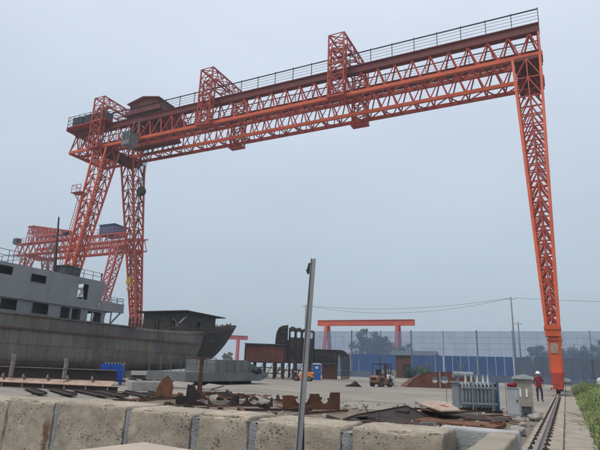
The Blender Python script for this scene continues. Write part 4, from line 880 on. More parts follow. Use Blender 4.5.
def forklift(x, y, rz, m_, lab, s=1.0):
    F = thing('forklift', lab, 'forklift', (x, y, 0)); A = Matrix.Translation((x, y, 0)) @ Matrix.Rotation(rz, 4, 'Z') @ Matrix.Scale(s, 4)
    Lc = lambda *p: A @ Vector(p)
    def BX(g, a, b): g.box(Lc(*[(a[i]+b[i])/2 for i in range(3)]), [abs(b[i]-a[i])*s for i in range(3)], rz=rz)
    g = MB(); g.prism([(-1.25, .42), (-.85, .22), (.65, .22), (.78, .42), (.78, .62), (.25, .66), (.15, .75), (-.25, .98), (-1.05, 1.05), (-1.28, .9)], Lc(0, -.52, 0), A.to_3x3() @ Vector((1, 0, 0)), (0, 0, s), A.to_3x3() @ Vector((0, 1.04, 0)))
    b_ = g.build('body', m_, F, bevel=.03)
    g = MB(); BX(g, (-1.285, -.3, .62), (-1.27, .3, .85)); g.build('grille', 'black', b_); g = MB(); BX(g, (-.9, -.530, .55), (-.3, -.521, .8)); g.build('vent', 'black', b_)
    g = MB()
    for px, qx, yy in ((-.95, -.78, -.46), (-.95, -.78, .46), (.68, .28, -.46), (.68, .28, .46)): g.beam(Lc(px, yy, .95 if px < 0 else .62), Lc(qx, yy, 2.1), .06*s)
    BX(g, (-.84, -.5, 2.1), (.34, -.43, 2.17)); BX(g, (-.84, .43, 2.1), (.34, .5, 2.17))
    for i in range(6): BX(g, (-.82+i*.22, -.43, 2.11), (-.76+i*.22, .43, 2.16))
    g.build('overhead_guard', 'black', F)
    g = MB()
    for yy in (-.36, .36): g.beam(Lc(.98, yy, .12), Lc(.95, yy, 2.15), .12*s, .09*s); g.beam(Lc(1.07, yy*.8, .15), Lc(1.04, yy*.8, 2.05), .08*s)
    for z in (.35, 1.2, 2.1): BX(g, (.93, -.4, z), (1.02, .4, z+.09))
    BX(g, (1.10, -.5, .25), (1.16, .5, .36)); BX(g, (1.10, -.5, .65), (1.16, .5, .74))
    for i in range(5): BX(g, (1.11, -.46+i*.22, .74), (1.15, -.42+i*.22, 1.35))
    g.build('mast', 'dark_steel', F)
    for yy in (-.28, .28): g = MB(); BX(g, (1.165, yy-.06, .1), (1.22, yy+.06, .7)); BX(g, (1.22, yy-.06, .1), (2.2, yy+.06, .15)); g.build('fork', 'dark_steel', F)
    for px, r_ in ((-.85, .28), (.62, .33)):
        for yy in (-.48, .48):
            g = MB(); g.tube([Lc(px, yy-.12, r_), Lc(px, yy+.12, r_)], r_*s, 18); w_ = g.build('wheel', 'rubber', F)
            g = MB(); g.tube([Lc(px, yy-.13, r_), Lc(px, yy+.13, r_)], r_*.5*s, 12); g.build('rim', 'galv', w_)
    g = MB(); BX(g, (-.55, -.25, 1.04), (-.05, .25, 1.14)); BX(g, (-.62, -.25, 1.1), (-.52, .25, 1.6)); g.build('seat', 'black', F)
    g = MB(); g.beam(Lc(.55, 0, .62), Lc(.35, 0, 1.2), .05*s); g.tube([Lc(.36, 0, 1.17), Lc(.34, 0, 1.2)], .17*s, 12); g.build('steering_wheel', 'black', F)
    for yy in (-.38, .38): g = MB(); g.tube([Lc(.78, yy, 1.0), Lc(.86, yy, 1.0)], .08*s, 10); g.build('lamp', 'ceramic', F)
    return F
forklift(-16.1, 50.8, R(70), 'fork_pale', 'pale orange forklift parked in the open yard near the fence')
forklift(-28.3, 58.2, R(195), 'fork_orange', 'bright orange forklift by the blue toilet and hull blocks', 1.05)
PTL = thing('portable_toilet', 'bright blue portable toilet cabin between the dark hull blocks', 'toilet', (-30.4, 66.9, 0))
A = Matrix.Translation((-30.4, 66.9, 0)) @ Matrix.Rotation(R(24), 4, 'Z')
g = MB(); g.box(A @ Vector((0, 0, 1.05)), (1.1, 1.1, 1.95), rz=R(24)); g.box(A @ Vector((0, 0, .05)), (1.2, 1.2, .1), rz=R(24)); g.build('cabin', 'blue_plastic', PTL)
g = MB(); g.box(A @ Vector((0, -.57, 1.0)), (.75, .04, 1.75), rz=R(24)); d__ = g.build('door', 'blue_plastic', PTL)
g = MB(); g.box(A @ Vector((0, -.60, 1.62)), (.4, .02, .3), rz=R(24)); g.box(A @ Vector((.3, -.61, 1.0)), (.05, .05, .15), rz=R(24)); g.build('sign', 'white_paint', d__)
g = MB(); g.box(A @ Vector((0, 0, 2.08)), (1.2, 1.2, .1), rz=R(24)); g.box(A @ Vector((0, 0, 2.16)), (.9, .9, .06), rz=R(24)); g.build('roof', 'white_paint', PTL)

# rusty half-shell section with holes
HS = thing('shell_section', 'rusty brown curved steel section with holes lying right of the pale forklift', 'ship block', (-11.5, 53.6, 0))
o0 = Vector((-14.6, 53.6, 0))
prf = [(0, 0), (.35, .35), (.9, .85), (1.6, 1.25), (2.4, 1.45), (4.2, 1.62), (6.4, 1.65), (6.9, 1.5), (7.2, 0)]
g = MB(); g.grid(lambda i, j: W3(prf[i][0], j*.9, prf[i][1]*(1-.06*j) if prf[i][1] else 0), 8, 3); g.build('curved_shell', 'rust_red', HS, smooth=True)
g = MB(); circ = lambda u, z: not (math.hypot(u-3.05, z-.8) < .3 or math.hypot(u-4.05, z-.85) < .38)
un = [i*.1 for i in range(73)]; zn = [i*.1 for i in range(17)]
def ph(u):
    for (a, b), (c, d) in zip(prf, prf[1:]):
        if a <= u <= c: return b+(d-b)*(u-a)/(c-a) if c > a else b
    return 0
g.wall(un, zn, lambda u, z: circ(u, z) and z < ph(u)-.02, lambda u, z, d: W3(u, .02+d, z), .05); g.build('end_plate', 'rust_red', HS)
piece('post', W3(3.55, -.1, 0), W3(3.55, -.1, 1.65), .14, .1, 'plate_grey', HS); piece('post', W3(5.4, -.1, 0), W3(5.4, -.1, 1.7), .14, .1, 'plate_grey', HS)
g = MB(); q = [(-20, 52.6)]
g.tube([(-17.3, 57.2, 0), (-17.3, 57.2, .1), (-17.3, 57.2, .9), (-17.3, 57.2, 1.15)], [.42, .6, .55, .22], 12); tag(g.build('bulk_bag', 'bag_white', smooth=True), 'white bulk bag standing behind the pale forklift', 'bag')

# ------------------------------------------------------------------ transformer and cabinets by the track
TF = thing('transformer', 'grey oil transformer with tall radiator tubes in a wire frame by the track', 'transformer', (-3.5, 23.5, 0))
tz = R(30); A = Matrix.Translation((-3.5, 23.6, 0)) @ Matrix.Rotation(tz, 4, 'Z')
def TB(g, a, b): g.box(A @ Vector([(a[i]+b[i])/2 for i in range(3)]), [abs(b[i]-a[i]) for i in range(3)], rz=tz)
g = MB(); TB(g, (-.78, -.35, .12), (.78, .45, 1.12)); TB(g, (-.85, -.42, 1.12), (.85, .52, 1.17)); g.build('tank', 'transformer', TF)
g = MB(); TB(g, (-.8, -.75, 0), (.85, -.6, .12)); TB(g, (-.8, .35, 0), (.85, .5, .12)); g.build('skid', 'rust_dark', TF)
g = MB(); TB(g, (.785, -.5, .1), (.86, .6, 1.25)); TB(g, (.862, -.4, .3), (.88, .5, .38)); TB(g, (.862, -.4, .75), (.88, .5, .82)); g.build('blue_side_panel', 'transformer_blue', TF)
def rad(x, m2='transformer'):
    g = MB(); pts = [A @ Vector((x, -.36, 1.06)), A @ Vector((x, -.56, 1.12)), A @ Vector((x, -.64, 1.05)), A @ Vector((x, -.64, .25)), A @ Vector((x, -.56, .18)), A @ Vector((x, -.36, .2))]
    g.tube(pts, .05, 8); o = g.build('radiator_tube', m2, TF, smooth=True)
for x in (-.72, -.58, -.44, -.26, -.10, .06, .22, .38, .54): rad(x)
for z in (.32, .93): g = MB(); TB(g, (-.82, -.74, z), (.66, -.695, z+.07)); g.build('clamp_bar', 'transformer', TF)
for x in (-.35, .48): g = MB(); TB(g, (x-.02, -.735, .05), (x+.03, -.69, 1.2)); g.build('post', 'transformer', TF)
for i, x in enumerate((-.35, -.1, .15, .4, .6)):
    g = MB(); 
    for k_ in range(5): g.tube([A @ Vector((x, -.05, 1.17+.05*k_)), A @ Vector((x, -.05, 1.20+.05*k_))], [.055-.004*k_, .035], 10)
    g.tube([A @ Vector((x, -.05, 1.40)), A @ Vector((x, -.05, 1.50))], .012, 6); g.build('insulator', 'ceramic', TF)
g = MB(); g.tube([A @ Vector((-.75, .3, 1.45)), A @ Vector((.1, .3, 1.45))], .13, 12); g.beam(A @ Vector((-.6, .3, 1.17)), A @ Vector((-.6, .3, 1.35)), .05); g.beam(A @ Vector((0, .3, 1.17)), A @ Vector((0, .3, 1.35)), .05); g.build('oil_conservator', 'transformer', TF)
for x, y_ in ((-.95, -.85), (-.28, -.85), (.4, -.85), (.98, -.85), (-.95, .65), (.98, .65)): piece('frame_post', A @ Vector((x, y_, 0)), A @ Vector((x, y_, 1.72)), .022, .022, 'galv', TF)
piece('frame_wire', A @ Vector((-.95, -.85, 1.66)), A @ Vector((.98, -.85, 1.66)), .016, .016, 'galv', TF)
CA = thing('control_cabinet', 'light grey metal control cabinet standing between transformer and track', 'cabinet', (-1.82, 21.6, 0))
g = MB(); g.box((-1.82, 21.7, .53), (.40, .35, 1.0), rz=.1); g.box((-1.82, 21.7, 1.05), (.44, .4, .04), rz=.1); g.box((-1.82, 21.7, .015), (.44, .38, .03), rz=.1); g.build('housing', 'cabinet_grey', CA)
g = MB(); g.box((-1.805, 21.515, .55), (.34, .02, .85), rz=.1); d__ = g.build('door', 'cabinet_grey', CA); g = MB(); g.box((-1.68, 21.515, .6), (.03, .04, .1), rz=.1); g.build('handle', 'black', d__)
g = MB(); g.box((-1.86, 21.62, 1.14), (.3, .2, .14), rz=.4); g.box((-1.74, 21.66, 1.16), (.12, .16, .2), rz=.9); tag(g.build('red_cloth', 'jacket_red', bevel=.05), 'dark red cloth left on top of the light grey cabinet', 'cloth')
CB = thing('control_cabinet', 'beige control cabinet with overhanging cap and two white slots by the track', 'cabinet', (-1.62, 24.4, 0))
g = MB(); g.box((-1.62, 24.4, .68), (.66, .5, 1.36), rz=.05); g.build('housing', 'cabinet_beige', CB)
g = MB(); g.prism([(-.42, 1.361), (.42, 1.361), (.38, 1.46), (0, 1.55), (-.38, 1.46)], (-1.62, 24.05, 0), (1, .05, 0), (0, 0, 1), (0, .72, 0)); g.build('cap', 'cabinet_grey', CB)
for dx in (-.12, .12): g = MB(); g.box((-1.62+dx, 24.145, .82), (.07, .02, .32), rz=.05); g.build('white_slot', 'white_paint', CB)
g = MB(); g.box((-1.62, 24.143, .3), (.5, .02, .4), rz=.05); g.build('lower_panel', 'cabinet_beige', CB)
g = MB(); g.beam((-1.62, 24.4, 1.54), (-1.62, 24.4, 1.95), .03); g.build('conduit', 'galv', CB)
g = MB(); g.box((-1.45, 22.6, .17), (.32, .3, .34), rz=.2); g.box((-1.45, 22.6, .36), (.36, .34, .04), rz=.2); g.box((-1.42, 22.44, .2), (.2, .02, .2), rz=.2); tag(g.build('junction_box', 'house_grey', bevel=.01), 'small dark box on the ground at the foot of the beige cabinet', 'box')
def rock(x, y, r, lab, name='stone', m_='stone', sq=.7):
    bm = bmesh.new(); bmesh.ops.create_icosphere(bm, subdivisions=3, radius=r)
    for v in bm.verts:
        n_ = noise.noise(v.co*(1.6/r)+Vector((x*3, y*5, 0)))*.3 + noise.noise(v.co*(4/r))*.1; v.co *= 1+n_; v.co.z *= sq
    me = bpy.data.meshes.new(name); bm.to_mesh(me); bm.free(); me.materials.append(MAT[m_]); o = bpy.data.objects.new(name, me); col.objects.link(o); o.location = (x, y, r*sq*.62)
    if lab: tag(o, lab, 'stone')
    return o
rock(-1.05, 20.6, .24, 'pale round stone beside the crane rail kerb'); rock(-1.25, 15.3, .22, 'grey boulder between the plastered wall and the kerb'); rock(-7.05, 16.2, .10, 'small white stone on the dirt right of the tabbed plate')
rock(-1.3, 18.2, .12, 'small stone on the dirt near the kerb'); rock(-2.9, 21.3, .13, 'small stone at the foot of the transformer')
# rubble
bmr = bmesh.new()
for i in range(800):
    x, y_ = rnd(-14, -1.0), rnd(12.5, 26)
    if random.random() > (x+14)/13*.9: continue
    s_ = rnd(.02, .07)*(1.6 if random.random() < .1 else 1)
    m_ = Matrix.Translation((x, y_, s_*.25+.03)) @ Matrix.Rotation(rnd(0, 6), 4, Vector((rnd(-1, 1), rnd(-1, 1), 1)).normalized()) @ Matrix.Diagonal((s_*rnd(.7, 1.6), s_*rnd(.6, 1.2), s_*rnd(.4, .8), 1))
    bmesh.ops.create_icosphere(bmr, subdivisions=1, radius=1, matrix=m_)
me = bpy.data.meshes.new('rubble'); bmr.to_mesh(me); bmr.free(); me.materials.append(MAT['stone']); o = bpy.data.objects.new('rubble', me); col.objects.link(o); stuff(o); tag(o, 'pale rubble strewn over the dirt behind the wall', 'rubble')

def offcuts(n, xr, yr, name, lab, m_, sz, seed, keep=lambda x, y: True):
    rg = random.Random(seed); g = MB()
    for i in range(n):
        x, y = rg.uniform(*xr), rg.uniform(*yr)
        if not keep(x, y): continue
        k_ = rg.random(); z = .05; rz_ = rg.choice((.6, .75, .9, -.9, 2.2))+rg.gauss(0, .25); L_ = rg.uniform(*sz)
        if k_ < .4: g.box((x, y, z+.05), (L_*1.6, rg.uniform(.06, .14), rg.uniform(.05, .12)), rz=rz_, ry=rg.gauss(0, .06))
        elif k_ < .75: g.box((x, y, z+.06), (L_, L_*rg.uniform(.4, .8), .025), rz=rz_, rx=rg.gauss(0, .12), ry=rg.gauss(0, .12))
        else: h_ = L_*rg.uniform(.15, .4); g.prism([(-L_/2, 0), (L_/2, 0), (L_/2*.7, h_*.5), (-L_/4, h_), (-L_/2, h_*.6)], (x, y, .03), (math.cos(rz_), math.sin(rz_), 0), (rg.gauss(0, .6), rg.gauss(0, .6), 1), (-.03*math.sin(rz_), .03*math.cos(rz_), 0))
    o = g.build(name, m_); stuff(o); tag(o, lab, 'scrap'); return o
offcuts(70, (-17, -8), (14.5, 24), 'rusty_offcuts', 'litter of brown rusty offcuts between the pointed plate and the stake', 'rust', (.25, .7), 4, lambda x, y: abs((x+12.5)-(19-y)*.55) < 4.5)
offcuts(55, (-17, -4), (14.5, 25), 'dark_offcuts', 'litter of dark steel offcuts in front of the wall tops', 'rust_dark', (.3, .9), 5, lambda x, y: not (-10 < x < -6 and y > 19))
offcuts(40, (-4.8, -1.3), (14.5, 21), 'rusty_offcuts', 'litter of rusty offcuts beside the grey plastered wall', 'rust', (.2, .5), 6)
offcuts(60, (-38, -28), (24, 44), 'ship_side_clutter', 'dark clutter of gear and offcuts on the ground along the ship', 'rust_dark', (.4, 1.0), 8)
# ------------------------------------------------------------------ worker by the track
def person(x, y, rz, lab):
    P = thing('person', lab, 'person', (x, y, 0))
    J = dict(pel=(0, 0, .92), sp=(0, .0, 1.12), ch=(0, 0, 1.33), nk=(0, -.01, 1.47), hd=(0, -.03, 1.58), ht=(0, -.03, 1.70),
             hl=(-.10, 0, .88), kl=(-.11, -.04, .50), al=(-.11, 0, .09), tl=(-.13, -.17, .04), hr=(.10, 0, .88), kr=(.13, -.10, .50), ar=(.13, -.03, .09), tr=(.16, -.20, .04),
             sl=(-.19, 0, 1.40), el=(-.27, .02, 1.13), wl=(-.24, -.16, .93), dl=(-.23, -.22, .87), sr=(.19, 0, 1.40), er=(.27, .0, 1.13), wr=(.22, -.19, .98), dr=(.20, -.26, .94))
    E = [('pel', 'sp'), ('sp', 'ch'), ('ch', 'nk'), ('nk', 'hd'), ('hd', 'ht'), ('pel', 'hl'), ('hl', 'kl'), ('kl', 'al'), ('al', 'tl'), ('pel', 'hr'), ('hr', 'kr'), ('kr', 'ar'), ('ar', 'tr'), ('ch', 'sl'), ('sl', 'el'), ('el', 'wl'), ('wl', 'dl'), ('ch', 'sr'), ('sr', 'er'), ('er', 'wr'), ('wr', 'dr')]
    RR = dict(pel=(.16, .12), sp=(.155, .11), ch=(.17, .12), nk=(.06, .06), hd=(.085, .10), ht=(.07, .08), hl=(.095, .10), hr=(.095, .10), kl=(.065, .07), kr=(.065, .07), al=(.05, .05), ar=(.05, .05), tl=(.045, .035), tr=(.045, .035), sl=(.07, .07), sr=(.07, .07), el=(.05, .05), er=(.05, .05), wl=(.036, .036), wr=(.036, .036), dl=(.04, .025), dr=(.04, .025))
    ks = list(J); Rz = Matrix.Rotation(rz, 3, 'Z')
    me = bpy.data.meshes.new('body'); me.from_pydata([tuple(Rz @ Vector(J[k_])) for k_ in ks], [(ks.index(a), ks.index(b)) for a, b in E], [])
    o = bpy.data.objects.new('tmp', me); col.objects.link(o); o.modifiers.new('s', 'SKIN'); sub = o.modifiers.new('u', 'SUBSURF'); sub.levels = 2
    for i, k_ in enumerate(ks): me.skin_vertices[0].data[i].radius = RR[k_]; me.skin_vertices[0].data[i].use_root = (k_ == 'pel')
    dg = bpy.context.evaluated_depsgraph_get(); nm = bpy.data.meshes.new_from_object(o.evaluated_get(dg)); bpy.data.objects.remove(o)
    nm.materials.clear()
    for m_ in ('cloth_dark', 'jacket_red', 'skin', 'black'): nm.materials.append(MAT[m_])
    Ri = Rz.inverted()
    for f in nm.polygons:
        c = Ri @ f.center
        f.material_index = 2 if c.z > 1.46 or (c.y < -.19 and .8 < c.z < 1.02) else 1 if c.z > .86 else 0 if c.z > .1 else 3
        f.use_smooth = True
    b = bpy.data.objects.new('body', nm); col.objects.link(b); b.parent = P
    g = MB(); 
    cx, cy = (Rz @ Vector((0, -.03, 0))).xy + Vector((x, y))
    g.tube([(cx, cy, 1.64), (cx, cy, 1.655), (cx, cy, 1.66), (cx, cy, 1.74), (cx, cy, 1.79), (cx, cy, 1.805)], [.155, .155, .128, .12, .08, .02], 16); g.build('helmet', 'white_paint', P, smooth=True)
    fx = lambda px, py, pz: (Vector((x, y, 0)) + Rz @ Vector((px, py, 0)) + Vector((0, 0, pz)))
    g = MB(); g.tube([fx(0, -.12, 1.60), fx(0, -.155, 1.575), fx(0, -.125, 1.56)], [.012, .02, .012], 6); g.build('nose', 'skin', P)
    for s in (-1, 1): g = MB(); g.tube([fx(s*.035, -.118, 1.61), fx(s*.035, -.132, 1.61)], .011, 6); g.build('eye', 'black', P)
    for s in (-1, 1):
        for k_ in range(4):
            bx_ = s*(.225 if s < 0 else .20); g = MB(); a = fx(bx_+(k_-1.5)*.019, -.235 if s < 0 else -.275, .87 if s < 0 else .94); bq = fx(bx_+(k_-1.5)*.019, -.27 if s < 0 else -.31, .83 if s < 0 else .90); g.tube([a, bq, bq+Vector((0, 0, -.035))], [.010, .009, .008], 6); g.build('finger', 'skin', P)
    return P
person(-1.55, 36.5, R(15), 'worker in dark red jacket and white helmet standing by the crane track')

# ------------------------------------------------------------------ tall blue screen fence
FY = 115.0
FN = thing('screen_fence', 'tall see-through blue mesh screen fence closing off the back of the yard', 'fence', (-15, FY, 0))
posts = [-55.5, -49.6, -43.6, -36.6, -29.7, -22.8, -15.9, -9.0, -2.1, 4.8, 11.7, 18.6, 25.5]
for i, x in enumerate(posts):
    big = i in (2, 4, 6, 8, 10); piece('post', (x, FY, 0), (x, FY, 10.3), .26 if big else .12, .26 if big else .12, 'post_grey', FN)
for a, b in zip(posts, posts[1:]):
    zb = 5.0
    g = MB(); g.grid(lambda i, j: (a+(b-a)*i/6, FY-.14+.05*math.sin(i*1.9+a), zb+(10.05-zb)*j/5), 6, 5); g.build('net_panel', 'net_blue', FN, smooth=True)
    for z in (6.4, 7.6, 8.8, 10.05): piece('rail', (a, FY-.05, z), (b, FY-.05, z), .035, .035, 'post_grey', FN)
    for k_ in (1, 2): piece('net_cord', (a+(b-a)*k_/3, FY-.05, zb), (a+(b-a)*k_/3, FY-.05, 10.05), .03, .03, 'post_grey', FN)
    if a > -33 and a < -29.5: pass
    m_ = 'fence_blue' if -43.7 < a < -9.5 else 'fence_greyblue'
    if not (-36.7 < a < -36.5):
        n = 4
        for k_ in range(n):
            x0, x1 = a+.14+(b-a-.28)*k_/n, a+.14+(b-a-.28)*(k_+1)/n-.05
            g = corr(x0, x1, 1.35, 5.0, lambda u, d, z: (u, FY-.1-d, z), 5); g.build('sheet_panel', m_, FN)
    else:
        g = corr(a+.14, a+3.4, 1.8, 5.0, lambda u, d, z: (u, FY-.1-d, z), 8); g.build('sheet_panel', m_, FN)
    g = MB(); g.b2((a+.14, FY-.2, 0), (b-.14, FY+.2, 1.35 if m_ == 'fence_blue' else 1.3)); g.build('base_wall', 'fence_greyblue', FN) if not (-36.7 < a < -36.5) else MB().b2((a+.14, FY-.2, 0), (a+3.4, FY+.2, 1.75)).build('base_wall', 'tank_wall', FN)
def letter_w(x, z, w_, h):
    g = MB(); P_ = [(0, h), (.25*w_, 0), (.5*w_, h*.75), (.75*w_, 0), (w_, h)]
    for (a, b), (c, d) in zip(P_, P_[1:]): g.beam((x+a, FY-.2, z+b), (x+c, FY-.2, z+d), .14, .03)
    g.build('letter', 'tank_wall', FN)
letter_w(-26.5, 2.6, 1.3, 1.2); letter_w(-19.9, 2.6, 1.3, 1.2)

# ------------------------------------------------------------------ plain gantry behind the fence, far gantry
def gantry(lab, p, q, z, h, w_, legs, spread, lw, m_, grp=None):
    p, q = Vector(p), Vector(q); T = thing('gantry_crane', lab, 'crane', ((p.x+q.x)/2, (p.y+q.y)/2, 0)); d = (q-p).normalized(); n = Vector((-d.y, d.x, 0))
    g = MB(); g.beam(p+Vector((0, 0, z)), q+Vector((0, 0, z)), w_, h); g.beam(p+Vector((0, 0, z+h/2+.1)), q+Vector((0, 0, z+h/2+.1)), w_+.3, .12); g.build('girder', m_, T)
    for t in legs:
        c = p.lerp(q, t)
        for s in (-1, 1): g = MB(); g.beam(c+n*s*.8+Vector((0, 0, z-h/2)), c+n*s*spread+Vector((0, 0, .6)), lw, lw); g.b2(tuple(c+n*s*spread-Vector((.6, .9, 0))), tuple(c+n*s*spread+Vector((.6, .9, .6)))); g.build('leg', m_, T)
        g = MB(); g.beam(c-n*spread+Vector((0, 0, 1.0)), c+n*spread+Vector((0, 0, 1.0)), .6, .7); g.build('sill', m_, T)
    return T
gantry('plain orange box-girder gantry crane standing behind the blue fence', (-63.4, 140, 0), (-35.2, 140, 0), 14.2, 1.4, 1.4, (.10, .84), 3.2, .85, 'gantry_orange')
gantry('distant pink red gantry crane showing right of the ship bow', (-152, 178, 0), (-122.5, 196.5, 0), 13.2, 1.6, 1.6, (.2, .88), 3.0, 1.1, 'crane_far_hazed')
# poles and wires
def pole(x, y, h, lab):
    T = thing('utility_pole', lab, 'pole', (x, y, 0)); g = MB(); g.tube([(x, y, 0), (x, y, h)], [.22, .14], 10); g.build('shaft', 'concrete_pole', T, smooth=True)
    g = MB(); g.beam((x-.9, y, h-.5), (x+.9, y, h-.5), .12, .1); g.build('crossarm', 'concrete_pole', T)
    for dx in (-.8, 0, .8): g = MB(); g.tube([(x+dx, y, h-.44), (x+dx, y, h-.15)], .06, 6); g.build('insulator', 'ceramic', T)
pole(-9.25, 122, 18.0, 'tall concrete utility pole behind the right of the blue fence')
pole(-58.5, 121, 17.3, 'concrete utility pole beyond the hull blocks, half behind the grey stake')
pole(-8.6, 128, 13.2, 'shorter concrete pole just right of the tall utility pole')
def wire(a, b, sag, lab, r=.03):
    a, b = Vector(a), Vector(b); g = MB(); pts = []
    for i in range(17): t = i/16; p = a.lerp(b, t); p.z -= sag*4*t*(1-t); pts.append(p)
    g.tube(pts, r, 5); tag(g.build('power_line', 'dark_steel'), lab, 'power line', 'power lines between the poles')
wire((-8.45, 122, 17.8), (38, 124, 17.2), 1.0, 'thin power line running right from the tall utility pole')
wire((-58.5, 121, 17.1), (-9.25, 122, 17.8), 1.6, 'thin power line between the two utility poles')
wire((-57.7, 121, 16.9), (-10.05, 122, 17.6), 2.4, 'lower thin power line sagging between the two utility poles')

# ------------------------------------------------------------------ trees
def tree(x, y, h, r, lab, m_='leaf_a', n=5200, leaf=.34, name='tree', cr0=.18, squash=1.0):
    T = thing(name, lab, 'tree', (x, y, 0)); rg = random.Random(int(abs(x*13+y*7)))
    g = MB(); tr = h*.022+.05
    g.tube([(x, y, 0), (x+.1, y, h*.3), (x-.1, y+.1, h*.6), (x, y, h*.85)], [tr*1.3, tr, tr*.6, tr*.15], 8)
    lobes = []
    for i in range(46):
        t = (i+.5)/46 if i < 30 else rg.uniform(.1, .8); zc = h*(cr0+.08+(.86-cr0)*t); prof = math.sin(math.pi*min(1, .18+.8*t))**.7
        a = rg.uniform(0, 6.283); rr = r*prof*rg.uniform(.2, .88)
        c = Vector((x+rr*math.cos(a), y+rr*math.sin(a), zc)); lobes.append((c, r*rg.uniform(.20, .42)*(1-.35*t)))
        if i < 12: g.tube([(x, y, max(h*.15, zc-h*.18)), tuple((c+Vector((x, y, zc-h*.1)))/2), tuple(c)], [tr*.5, tr*.3, .03], 5)
    g.build('trunk', 'bark', T)
    g = MB()
    for i in range(n):
        c, lr = lobes[rg.randrange(len(lobes))]
        d = Vector((rg.gauss(0, 1), rg.gauss(0, 1), rg.gauss(0, 1))).normalized(); p = c + d*lr*(rg.random()**.45)*(1.35 if rg.random() < .12 else 1); p.z = c.z+(p.z-c.z)*.8*squash
        if p.z < h*cr0*.6: continue
        u = Vector((rg.gauss(0, 1), rg.gauss(0, 1), rg.gauss(0, .6))).normalized(); v = u.orthogonal().normalized(); s = leaf*rg.uniform(.6, 1.4)
        g.add([p-u*s*.5, p+v*s*.32, p+u*s*.5, p-v*s*.32], [(0, 1, 2, 3)])
    g.build('crown', m_, T)
tree(-47.6, 137, 14.8, 4.8, 'broad dark green tree behind the fence under the orange gantry', n=9000, leaf=.42, cr0=.08)
tree(-43.0, 135, 14.0, 4.4, 'tall dark tree behind the fence right of the broad one', n=8500, leaf=.42, cr0=.08)
tree(-35.8, 132, 10.0, 3.4, 'smaller hazy tree behind the fence by the gantry right leg', 'leaf_b', 4600, .36, cr0=.08)
tree(-5.2, 128, 9.6, 4.2, 'low dark tree behind the fence left of the crane leg', n=5600, leaf=.36, cr0=.05)
tree(2.2, 126, 10.0, 4.2, 'low rounded tree behind the fence right of the crane leg', 'leaf_a', 5600, .36, cr0=.05)
tree(5.6, 130, 10.2, 4.0, 'slim tree behind the fence near the right edge', 'leaf_b', 4600, .36, cr0=.05)
tree(9.4, 126, 12.0, 4.0, 'taller tree at the far right behind the fence', 'leaf_a', 5200, .36, cr0=.05)
tree(-1.6, 135, 9.6, 4.0, 'small tree behind the fence hidden by the crane leg', 'leaf_b', 4400, .36, cr0=.05)
tree(-122.6, 183, 8.2, 3.0, 'pale hazy tree in front of the distant gantry by the bow', 'leaf_hazed', 4200, .45, cr0=.05)
tree(-26.8, 112.2, 3.4, 1.6, 'pale green bush at the gate gap in the fence', 'leaf_b', 2000, .22, 'bush', .02)
tree(-29.6, 113.3, 3.0, 1.4, 'small dark bush left of the gate gap bush', 'leaf_a', 1600, .22, 'bush', .02)
T = thing('shed', 'brown shed seen through the gap in the blue fence', 'shed', (-32, 126, 0))
g = corr(-37.5, -27, 0, 5.2, lambda u, d, z: (u, 125-d, z), 20); g.build('wall', 'rust_red', T)
g = MB(); g.prism([(124.6, 5.2), (130, 5.2), (127.3, 6.4)], (-37.8, 0, 0), (0, 1, 0), (0, 0, 1), (11.1, 0, 0)); g.build('roof', 'house_grey', T)
g = MB(); g.b2((-34.4, 124.8, 0), (-31.8, 124.9, 3.2)); g.build('door', 'black', T)
# low sheds far beyond the pontoon
for (x, y, l_, m_, lb) in ((-118, 168, 9, 'fence_blue', 'low far shed with blue wall behind the pontoon'), (-126, 172, 7, 'white_paint', 'low far white shed behind the pontoon')):
    T = thing('shed', lb, 'shed', (x, y, 0)); A = Matrix.Translation((x, y, 0)) @ Matrix.Rotation(R(30), 4, 'Z')
    g = MB(); g.box(A @ Vector((0, 0, 1.2)), (l_, 4, 2.4), rz=R(30)); g.build('wall', m_, T)
    g = MB(); g.prism([(-2.3, 2.41), (2.3, 2.41), (0, 3.4)], A @ Vector((-l_/2-.2, 0, 0)), A.to_3x3() @ Vector((0, 1, 0)), (0, 0, 1), A.to_3x3() @ Vector((l_+.4, 0, 0))); g.build('roof', 'fence_greyblue', T)
    for k_ in range(3): g = MB(); g.box(A @ Vector((-l_/2+1.4+k_*(l_-2.8)/2, -2.02, 1.4)), (1.2, .06, .9), rz=R(30)); g.build('window', 'house_grey', T)

